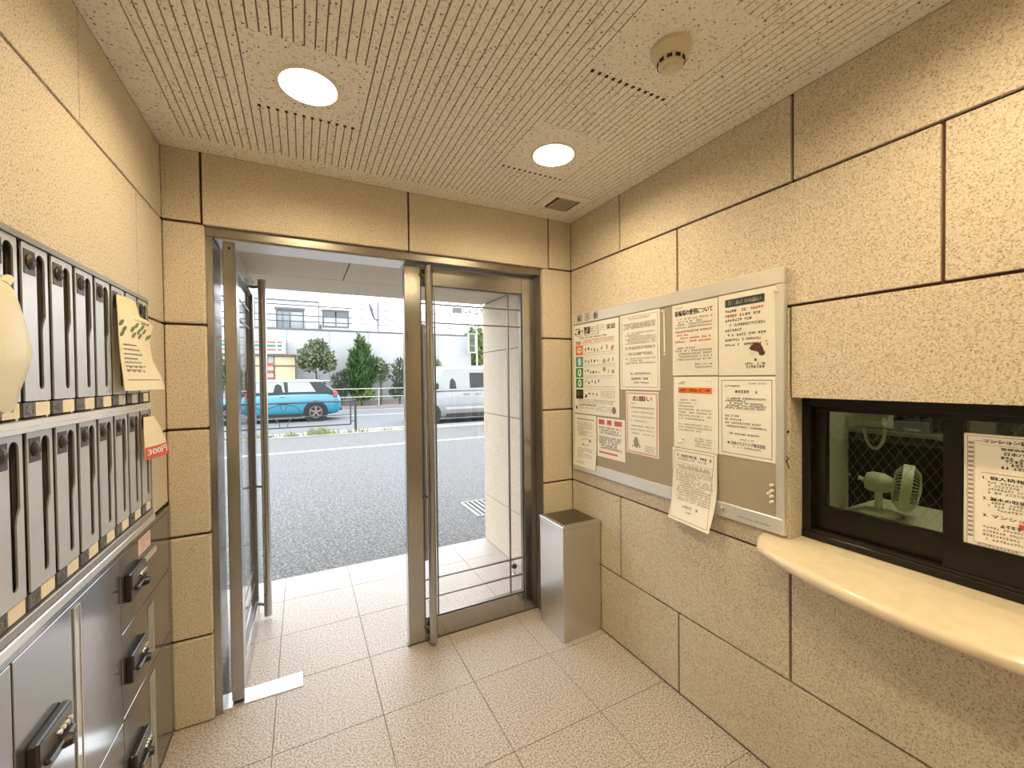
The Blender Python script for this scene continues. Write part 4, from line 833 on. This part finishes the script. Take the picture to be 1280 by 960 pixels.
def car(name, label, x0, yc, stations, house, mats, wheels, roofz, extra):
    """car facing -x; stations (dx, z bottom, z top, half width); house levels (z, x front, x rear, half width)"""
    r = thing(name, label, 'car' if name != 'van' else 'van', (x0, yc, -.012))
    rs = []
    for dx, zb, zt, hw in stations:
        hgt = zt-zb
        q = [(-.86, 0), (-.97, .10), (-1, .30), (-1, .62), (-.97, .86), (-.88, 1), (-.4, 1.03), (.4, 1.03), (.88, 1), (.97, .86), (1, .62), (1, .30), (.97, .10), (.86, 0)]
        rs.append([(x0+dx, yc+hw*a, zb+hgt*c) for a, c in q])
    B().rings(rs).make('body', mats[0], r, 45)
    def plan(z, xa, xb, hw, ch=.10): return [(x0+xa+ch, yc-hw, z), (x0+xb-ch, yc-hw, z), (x0+xb, yc-hw+ch*1.4, z), (x0+xb, yc+hw-ch*1.4, z), (x0+xb-ch, yc+hw, z), (x0+xa+ch, yc+hw, z), (x0+xa, yc+hw-ch*1.4, z), (x0+xa, yc-hw+ch*1.4, z)]
    gh = B().rings([plan(*h) for h in house]).make('cabin', mats[1], r, 30)
    h1, h2 = house[-1], roofz
    B().rings([plan(h1[0]-.015, h1[1]-.02, h1[2]+.02, h1[3]+.012), plan(h1[0]+.02, h1[1]-.01, h1[2]+.015, h1[3]+.006), plan(h2, h1[1]+.10, h1[2]-.10, h1[3]-.10), plan(h2+.012, h1[1]+.4, h1[2]-.4, h1[3]-.25)]).make('roof', mats[2], r, 40)
    def side(z):
        for a, c in zip(house, house[1:]):
            if a[0] <= z <= c[0]: tt = (z-a[0])/(c[0]-a[0]); return a[3]+(c[3]-a[3])*tt
        return house[-1][3]
    def panel(nm, pts, mat, off=.006):
        for s in (-1, 1):
            B().prism(pts, lambda x, z: (x0+x, yc+s*(side(z)+off), z), lambda x, z: (x0+x, yc+s*(side(z)-.01), z)).make(nm, mat, r)
    for wx, wr, hw in wheels:
        for s in (-1, 1):
            yy = yc+s*hw
            B().lathe((x0+wx, yy-s*.02, wr-.012), [(wr+.055, 0), (wr+.055, .028*1)], 26, (0, s, 0)).make('wheel_arch', mats[3], r)
            wh = B().lathe((x0+wx, yy-s*.17, wr-.012), [(wr*.55, 0), (wr*.93, 0), (wr, .03), (wr, .16), (wr*.93, .19), (wr*.66, .195), (wr*.64, .17), (.001, .17)], 28, (0, s, 0)).make('wheel', 'tyre', r, 40)
            rim = B(); rim.lathe((x0+wx, yy, wr-.012), [(wr*.63, 0), (wr*.63, .012), (wr*.56, .012), (wr*.56, .001)], 24, (0, s, 0), False)
            for k in range(5):
                a = 2*pi*k/5; mt = Matrix.Translation((x0+wx, yy+s*.008, wr-.012)) @ Matrix.Rotation(a, 4, 'Y')
                rim.box((-wr*.08, -.008, 0), (wr*.08, .008, wr*.60), mat=mt)
            rim.lathe((x0+wx, yy, wr-.012), [(wr*.17, 0), (wr*.17, .02), (.001, .022)], 14, (0, s, 0)); rim.make('rim', 'rim', wh)
    extra(r, panel, side)
    return r
def mini_extra(r, panel, side):
    x0, yc = -2.63, 16.45
    panel('door_window', [(1.02, 1.0), (2.12, 1.0), (2.08, 1.33), (1.30, 1.33)], 'car_glass_pale'); panel('rear_window', [(2.22, 1.0), (3.05, 1.0), (2.86, 1.33), (2.20, 1.33)], 'car_glass_pale'); panel('rear_pillar', [(3.06, .98), (3.60, .98), (3.22, 1.34), (2.88, 1.34)], 'car_glass', .008)
    panel('seat_shade', [(1.78, 1.0), (2.06, 1.0), (2.02, 1.22), (1.92, 1.28), (1.84, 1.24)], 'car_glass', .010)
    panel('pillar', [(2.125, .98), (2.215, .98), (2.195, 1.34), (2.09, 1.34)], 'car_black', .008)
    for s in (-1, 1):
        box('tail_light', (x0+3.60, yc+s*.80-.02, .80), (x0+3.74, yc+s*.80+.02, 1.0), 'tail_red', r, .02); box('sill', (x0+.95, yc+s*.835-.015, .17), (x0+2.65, yc+s*.835+.015, .28), 'car_black', r, .01)
        B().lathe((x0+.12, yc+s*.58, .74), [(.10, 0), (.10, -.06), (.07, -.10), (.001, -.11)], 16, (1, 0, 0)).make('headlight', 'car_silver', r, True)
        mr = box('mirror', (x0+1.02, yc+s*.86-.06, 1.0), (x0+1.14, yc+s*.86+.08, 1.12), 'car_black', r, .03, 2)
        box('door_handle', (x0+1.98, yc+s*.848-.012, .86), (x0+2.14, yc+s*.848+.012, .885), 'chrome', r, .005)
    box('front_bumper', (x0-.02, yc-.70, .28), (x0+.12, yc+.70, .42), 'car_black', r, .03); box('rear_bumper', (x0+3.76, yc-.64, .32), (x0+3.885, yc+.64, .46), 'car_black', r, .03)
    box('spoiler', (x0+3.25, yc-.52, 1.36), (x0+3.50, yc+.52, 1.39), 'car_white', r, .01)
car('car', 'light blue hatchback with white roof driving past guard rail', -2.63, 16.45,
    [(0, .34, .56, .52), (.05, .25, .68, .70), (.28, .20, .80, .80), (.95, .18, .90, .84), (1.4, .18, .95, .845), (2.6, .18, .97, .845), (3.4, .20, .98, .83), (3.70, .25, .94, .79), (3.83, .32, .82, .70), (3.86, .40, .68, .62)],
    [(.90, .86, 3.78, .78), (1.0, .94, 3.70, .76), (1.36, 1.26, 3.30, .66)], ('car_blue', 'car_glass', 'car_white', 'car_black'), [(.60, .325, .845), (3.04, .325, .845)], 1.415, mini_extra)
def van_extra(r, panel, side):
    x0, yc = 3.05, 13.26
    panel('door_window', [(.66, 1.08), (1.36, 1.08), (1.36, 1.56), (.95, 1.56), (.76, 1.40)], 'car_glass_pale', .008); panel('rear_window', [(1.78, 1.10), (3.2, 1.10), (3.2, 1.58), (1.78, 1.58)], 'car_glass', .008); panel('quarter_window', [(3.35, 1.10), (4.4, 1.10), (4.3, 1.58), (3.35, 1.58)], 'car_glass', .008)
    panel('seat_shade', [(1.08, 1.08), (1.31, 1.08), (1.29, 1.30), (1.19, 1.42), (1.11, 1.32)], 'car_glass', .012)
    for s in (-1, 1):
        box('door_handle', (x0+1.55, yc+s*.85-.014, .90), (x0+1.75, yc+s*.85+.014, .925), 'rim', r, .005); box('door_handle', (x0+1.95, yc+s*.85-.014, .90), (x0+2.15, yc+s*.85+.014, .925), 'rim', r, .005)
        box('side_trim', (x0+.95, yc+s*.848-.012, .42), (x0+3.3, yc+s*.848+.012, .50), 'car_silver', r, .01); box('sill', (x0+.95, yc+s*.82-.02, .17), (x0+3.3, yc+s*.82+.02, .30), 'car_black', r, .01)
        box('headlight', (x0+.06, yc+s*.66-.12, .70), (x0+.16, yc+s*.66+.12, .90), 'car_silver', r, .03); box('mirror', (x0+.55, yc+s*.93-.07, 1.08), (x0+.69, yc+s*.93+.07, 1.26), 'car_black', r, .03)
        box('tail_light', (x0+4.60, yc+s*.76-.05, .90), (x0+4.72, yc+s*.76+.05, 1.4), 'tail_red', r, .02)
    box('front_bumper', (x0-.03, yc-.74, .25), (x0+.12, yc+.74, .48), 'car_silver', r, .04)
car('van', 'silver white minivan partly hidden behind the porch wall', 3.05, 13.26,
    [(0, .30, .72, .60), (.06, .22, .90, .74), (.35, .18, 1.0, .83), (.9, .17, 1.05, .85), (2, .17, 1.07, .85), (4.4, .18, 1.07, .85), (4.68, .22, 1.05, .82), (4.74, .30, .95, .78)],
    [(1.02, .30, 4.68, .82), (1.1, .40, 4.66, .80), (1.62, .80, 4.52, .72), (1.70, .90, 4.48, .70)], ('van_silver', 'van_silver', 'car_silver', 'car_black'), [(.42, .31, .85), (3.75, .31, .85)], 1.80, van_extra)

# shop, panel wall and house across the road
pw = st(box('panel_wall', (-14, 23.02, .10), (9.0, 23.3, 3.90), 'panel_white'), 'long pale grey panel wall behind the street trees', 'wall')
for k in range(12):
    x = -13.9+1.9*k; box('wall_panel', (x, 22.985, .30), (min(x+1.88, 8.98), 23.019, 3.86), 'panel_white', pw, .006)
box('coping', (-14, 22.95, 3.902), (9.0, 23.35, 3.97), 'rail_grey', pw); box('plinth', (-14, 22.95, .1005), (9.0, 23.018, .295), 'kerb', pw)
box('downpipe', (6.72, 22.90, .30), (6.80, 22.98, 3.89), 'shop_white', pw); box('wall_lamp', (6.25, 22.90, 2.9), (6.42, 22.98, 3.05), 'win_frame', pw, .02)
hs = thing('house', 'white two storey house with two upper windows above panel wall', 'house', (-2, 29, .10))
box('wall', (-9, 26, .1005), (2.72, 33, 8.6), 'house_white', hs); box('roof', (-9.3, 25.7, 8.6005), (3.0, 33.3, 8.9), 'rail_grey', hs)
def window(x0, x1, z0, z1, shutter):
    fr = B(); fr.box((x0, 25.93, z0), (x1, 25.999, z0+.07)).box((x0, 25.93, z1-.07), (x1, 25.999, z1)).box((x0, 25.93, z0+.0705), (x0+.07, 25.999, z1-.0705)).box((x1-.07, 25.93, z0+.0705), (x1, 25.999, z1-.0705)).box(((x0+x1)/2-.03, 25.94, z0+.0705), ((x0+x1)/2+.03, 25.999, z1-.0705))
    f = fr.make('window', 'win_frame', hs); m_ = (x0+x1)/2
    box('pane', (x0+.071, 25.975, z0+.071), (m_-.031, 25.99, z1-.071), 'win_glass' if not shutter else 'curtain', f); box('pane', (m_+.031, 25.965, z0+.071), (x1-.071, 25.98, z1-.071), 'curtain', f)
    if shutter: box('shutter_box', (x0-.12, 25.85, z1+.03), (x1+.12, 25.999, z1+.20), 'house_white', f); box('blind', (x0+.071, 25.94, z1-.34), (x1-.071, 25.96, z1-.072), 'rail_grey', f)
    else: box('shutter_box', (x0-.05, 25.88, z1+.02), (x1+.05, 25.999, z1+.14), 'rail_grey', f); box('mullion', (x0+.30, 25.93, z0+.071), (x0+.34, 25.964, z1-.071), 'win_frame', f)
window(-1.20, .17, 4.23, 5.28, False); window(1.11, 2.52, 4.43, 5.40, True)
bal = B().box((-2.2, 25.55, 4.62), (.92, 25.60, 4.66)).make('balcony_rail', 'rail_grey', hs)
for k in range(32): box('baluster', (-2.15+.098*k, 25.565, 4.23), (-2.13+.098*k, 25.585, 4.6195), 'rail_grey', bal)
for x in (-2.18, .88): box('balcony_post', (x, 25.55, 4.15), (x+.05, 25.60, 5.70), 'rail_grey', hs)
box('balcony_beam', (-6.0, 25.55, 5.701), (.93, 25.60, 5.80), 'rail_grey', hs); box('balcony_slab', (-6.0, 25.5, 4.10), (2.7, 25.999, 4.20), 'rail_grey', hs)
box('bracket', (.95, 25.75, 4.25), (1.05, 25.999, 4.55), 'win_frame', hs)
sh = thing('convenience_store', 'shop front with red and green striped sign across the road', 'shop', (-3.5, 22.5, .10))
box('shop_wall', (-8, 22.2, .1005), (-.25, 22.94, 2.62), 'shop_white', sh)
sg = box('sign_box', (-8, 21.95, 2.62), (-.66, 22.94, 3.36), 'shop_white', sh, .02)
for z0, z1, mt in ((3.13, 3.20, 'shop_red'), (2.95, 3.06, 'shop_green'), (2.79, 2.86, 'shop_red')):
    box('stripe', (-8, 21.94, z0), (-1.05, 21.949, z1), mt, sg); box('stripe_mark', (-.98, 21.94, z0+.005), (-.80, 21.949, z1-.005), 'rail_grey', sg)
box('canopy_edge', (-8, 22.0, 2.54), (-.1, 22.199, 2.6195), 'shop_brown', sh)
for x0, x1 in ((-3.6, -2.5), (-2.4, -1.45), (-1.12, -.28)): box('shop_window', (x0, 22.15, 1.0), (x1, 22.199, 2.05), 'shop_cream', sh); box('window_sign', (x0, 22.14, 2.12), (x1, 22.199, 2.50), 'shop_cream', sh)
box('transom', (-3.7, 22.12, 2.055), (-.26, 22.199, 2.115), 'shop_brown', sh)
for x in (-2.48, -1.44, -1.15, -.27): box('mullion', (x, 22.13, .1005), (x+.04, 22.1995, 2.54), 'shop_brown', sh)
bn = thing('red_banner', 'narrow red and white banner by the shop window', 'banner', (-1.28, 22.0, .10))
B().tube([(-1.40, 22.0, .1005), (-1.40, 22.0, 2.25)], .015, 8).make('pole', 'rail_grey', bn); B().tube([(-1.40, 22.0, 2.22), (-1.15, 22.0, 2.22)], .01, 6).make('arm', 'rail_grey', bn)
for k, mt in enumerate(('shop_red', 'shop_white', 'shop_red', 'shop_white', 'shop_red')): box('cloth_band', (-1.385, 21.99, 1.40+.16*k), (-1.165, 22.0, 1.5595+.16*k), mt, bn)
def poster_sq(x, z): box('sign_square', (x, 22.285, z), (x+.34, 22.298, z+.34), 'leaf_dark', sp_)
sp_ = thing('pole_sign', 'tall white framed pole sign among trees at right', 'sign', (8.95, 22.3, .10))
B().tube([(9.10, 22.35, .1005), (9.10, 22.35, 4.6)], .05, 10).make('pole', 'shop_white', sp_, True); box('sign_board', (8.55, 22.30, 2.85), (9.045, 22.40, 3.98), 'shop_white', sp_, .01)
for z in (2.93, 3.29, 3.60): poster_sq(8.63, z)
# far buildings and roof sign at the right
fb = thing('far_building', 'pale blue grey distant building behind the panel wall', 'building', (16, 36, .0))
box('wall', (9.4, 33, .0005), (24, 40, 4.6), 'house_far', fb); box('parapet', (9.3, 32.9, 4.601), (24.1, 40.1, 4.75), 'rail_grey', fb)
rsn = thing('roof_sign', 'dark square and brush lettering sign high above distant roof', 'sign', (11.5, 33.5, 4.75))
sc_ = 33.5/30
for x in (10.6, 12.0, 13.6): box('post', (x*sc_-.6, 33.55, 4.751), (x*sc_-.55, 33.6, 7.2), 'rail_grey', rsn)
box('square_panel', (11.45, 33.45, 6.93), (12.3, 33.5, 7.44), 'win_frame', rsn, .01)
for i, strokes in enumerate(([(0, .1, .05, .4), (.1, .05, .3, .12)], [(0, .05, .06, .3), (.12, .05, .18, .25)], [(.1, .3, .3, .38), (0, .15, .12, .24), (.1, 0, .32, .1)], [(0, .3, .4, .36), (.16, 0, .22, .36)], [(0, .05, .08, .28), (.14, .02, .3, .1), (.16, .18, .24, .3)])):
    bb = B()
    for a, c, d_, e in strokes: bb.box((12.42+.50*i+a*1.2-.02, 33.45, 6.95+c*1.25-.02), (12.42+.50*i+d_*1.2+.02, 33.5, 6.95+e*1.25+.02))
    bb.make('letter', 'win_frame', rsn)
# poles and cables
up = thing('utility_pole', 'slender utility pole with dark bent cable arm', 'pole', (3.95, 25, .10))
B().tube([(4.02, 25, .1005), (4.02, 25, 5.9)], .045, 10).make('pole', 'rail_grey', up, True)
B().tube([(3.52, 24.95, 5.75), (3.62, 24.95, 5.55), (3.70, 24.95, 5.20), (3.80, 24.95, 4.92), (4.0, 24.95, 4.80)], [.05, .09, .09, .06, .03], 8).make('arm', 'win_frame', up, True)
B().tube([(3.85, 24.95, 4.95), (3.98, 24.95, 4.7), (3.84, 24.95, 4.5), (3.98, 24.95, 4.35)], .02, 6).make('cable_loop', 'win_frame', up, True)
am = thing('antenna_mast', 'thin lattice antenna mast right of the utility pole', 'antenna', (4.42, 25, .10))
for s in (-1, 1): B().tube([(4.42+.09*s, 25, .1005), (4.42+.05*s, 25, 5.8)], .012, 6).make('leg', 'rail_grey', am)
for k in range(9): B().tube([(4.34, 25, 4.2+.18*k), (4.50, 25, 4.2+.18*k)], .012, 6).make('rung', 'rail_grey', am)
for z, yy, lb in ((4.62, 20.0, 'uppermost overhead cable crossing the street view'), (4.18, 20.0, 'middle overhead cable crossing the street view'), (3.93, 20.0, 'lowest overhead cable crossing the street view')):
    tag(B().tube([(-20+2.0*k, yy, z+.0004*(2.0*k-25)**2*.2) for k in range(26)], .024, 6).make('overhead_cable', 'cable'), lb, 'cable', 'overhead cables')
fnc = thing('far_fence', 'thin pale pipe fence along the far pavement', 'fence', (4, 21.3, .10))
for z in (.55, .95): B().tube([(1.2, 21.3, z), (12, 21.3, z)], .02, 6).make('pipe', 'line_white', fnc)
for k in range(6): B().tube([(1.3+2.1*k, 21.3, .1005), (1.3+2.1*k, 21.3, .97)], .022, 6).make('post', 'line_white', fnc)

# ------------------------------------------------------------------ trees and shrubs
def tree(name, label, x, y, crown, n, size, mat, seed, trunk=None, mode='round', cat='tree'):
    """crown: list of (dx, dz, rx, rz) blobs; every leaf is a small folded blade"""
    rr = random.Random(seed); r = thing(name, label, cat, (x, y, .10), 'street trees and shrubs')
    if trunk:
        pts = [(x, y, .1005), (x+.03, y, trunk*.5), (x-.02, y, trunk)]
        tk = B().tube(pts, [.06, .05, .03], 8).make('trunk', 'bark', r, True)
        for k in range(5):
            a = rr.random()*2*pi; B().tube([(x, y, trunk*(.6+.07*k)), (x+.25*cos(a), y+.25*sin(a), trunk*(.6+.07*k)+.35)], [.022, .010], 5).make('branch', 'bark', tk)
    b = B(); tot = sum(c[2]*c[3] for c in crown)
    for dx, dz, rx, rz in crown:
        for k in range(int(n*rx*rz/tot)):
            while True:
                p = Vector((rr.uniform(-1, 1), rr.uniform(-1, 1), rr.uniform(-1, 1)))
                if .25 < p.length < 1: break
            c = Vector((x+dx+p.x*rx, y+p.y*rx*.8, dz+p.z*rz))
            if c.z < .12: continue
            d = Vector((rr.gauss(0, 1), rr.gauss(0, 1), rr.gauss(0, 1)+(2.2 if mode == 'up' else .3))).normalized()
            if mode == 'up': d = (d+Vector((p.x*.9, p.y*.9, .3))).normalized()
            s = size*(.6+.8*rr.random()); wv = d.cross(Vector((rr.gauss(0, 1), rr.gauss(0, 1), rr.gauss(0, 1)))).normalized()*s*(.16 if mode == 'up' else .28)
            nn = d.cross(wv).normalized()*s*.06
            b.poly([c, c+d*s*.5+wv+nn, c+d*s, c+d*s*.5-wv+nn], [(0, 1, 2), (0, 2, 3)])
    b.make('foliage', mat, r)
    return r
tree('olive_tree', 'round grey green olive tree right of the shop sign', .62, 21.5, [(0, 2.55, .80, .62), (-.35, 2.2, .5, .4), (.45, 2.15, .45, .4), (.05, 3.0, .4, .35)], 2600, .15, 'leaf_olive', 1, 1.9)
tree('conifer', 'bright green pointed conifer in front of panel wall', 2.66, 22.0, [(-.05, 3.15, .13, .40), (.16, 2.75, .22, .40), (-.2, 2.5, .26, .40), (.35, 2.2, .30, .42), (-.1, 2.05, .45, .5), (.45, 1.7, .30, .4), (-.35, 1.55, .42, .45), (.1, 1.3, .50, .5), (-.1, .8, .45, .4)], 2400, .30, 'leaf_conifer', 2, 2.2, 'up')
tree('dark_shrub', 'low dark shrub between olive tree and conifer', 1.68, 21.9, [(0, 1.35, .38, .42), (.2, .95, .35, .4), (-.1, .7, .4, .45)], 1000, .16, 'leaf_dark', 3, 1.0, 'up', 'shrub')
tree('young_tree', 'thin pale young tree right of the conifer', 3.60, 21.9, [(0, 2.0, .48, .42), (.1, 1.6, .42, .3), (-.1, 2.3, .25, .25)], 900, .14, 'leaf_olive', 4, 1.6)
tree('leafy_shrub', 'leafy shrub beside the steel door stile in open doorway', 4.55, 21.9, [(0, 1.9, .38, .5), (.1, 1.2, .48, .5), (-.05, .7, .45, .4)], 1300, .17, 'leaf_dark', 5, 1.2, 'up', 'shrub')
tree('green_tree', 'bright green tree behind the pole sign', 9.6, 24.5, [(0, 3.3, .9, 1.0), (.6, 3.9, .9, .8), (.2, 2.4, .9, .8)], 2400, .26, 'leaf_bright', 6, 2.4)
tree('hedge_bush', 'small green bush left of the open glass door', -3.25, 21.35, [(0, 1.9, .5, .5), (-.2, 1.3, .6, .6)], 1100, .17, 'leaf_conifer', 7, 1.0, 'round', 'shrub')
tree('low_bush', 'low bush showing above the roof of the silver van', 6.35, 22.0, [(0, 2.2, .45, .4), (.3, 1.5, .5, .6)], 800, .16, 'leaf_olive', 8, 1.4, 'round', 'shrub')
tree('ground_shrub', 'bright low foliage at foot of the conifer', 2.95, 21.75, [(0, .62, .40, .22), (-.4, .5, .3, .2)], 500, .16, 'leaf_bright', 9, None, 'round', 'shrub')
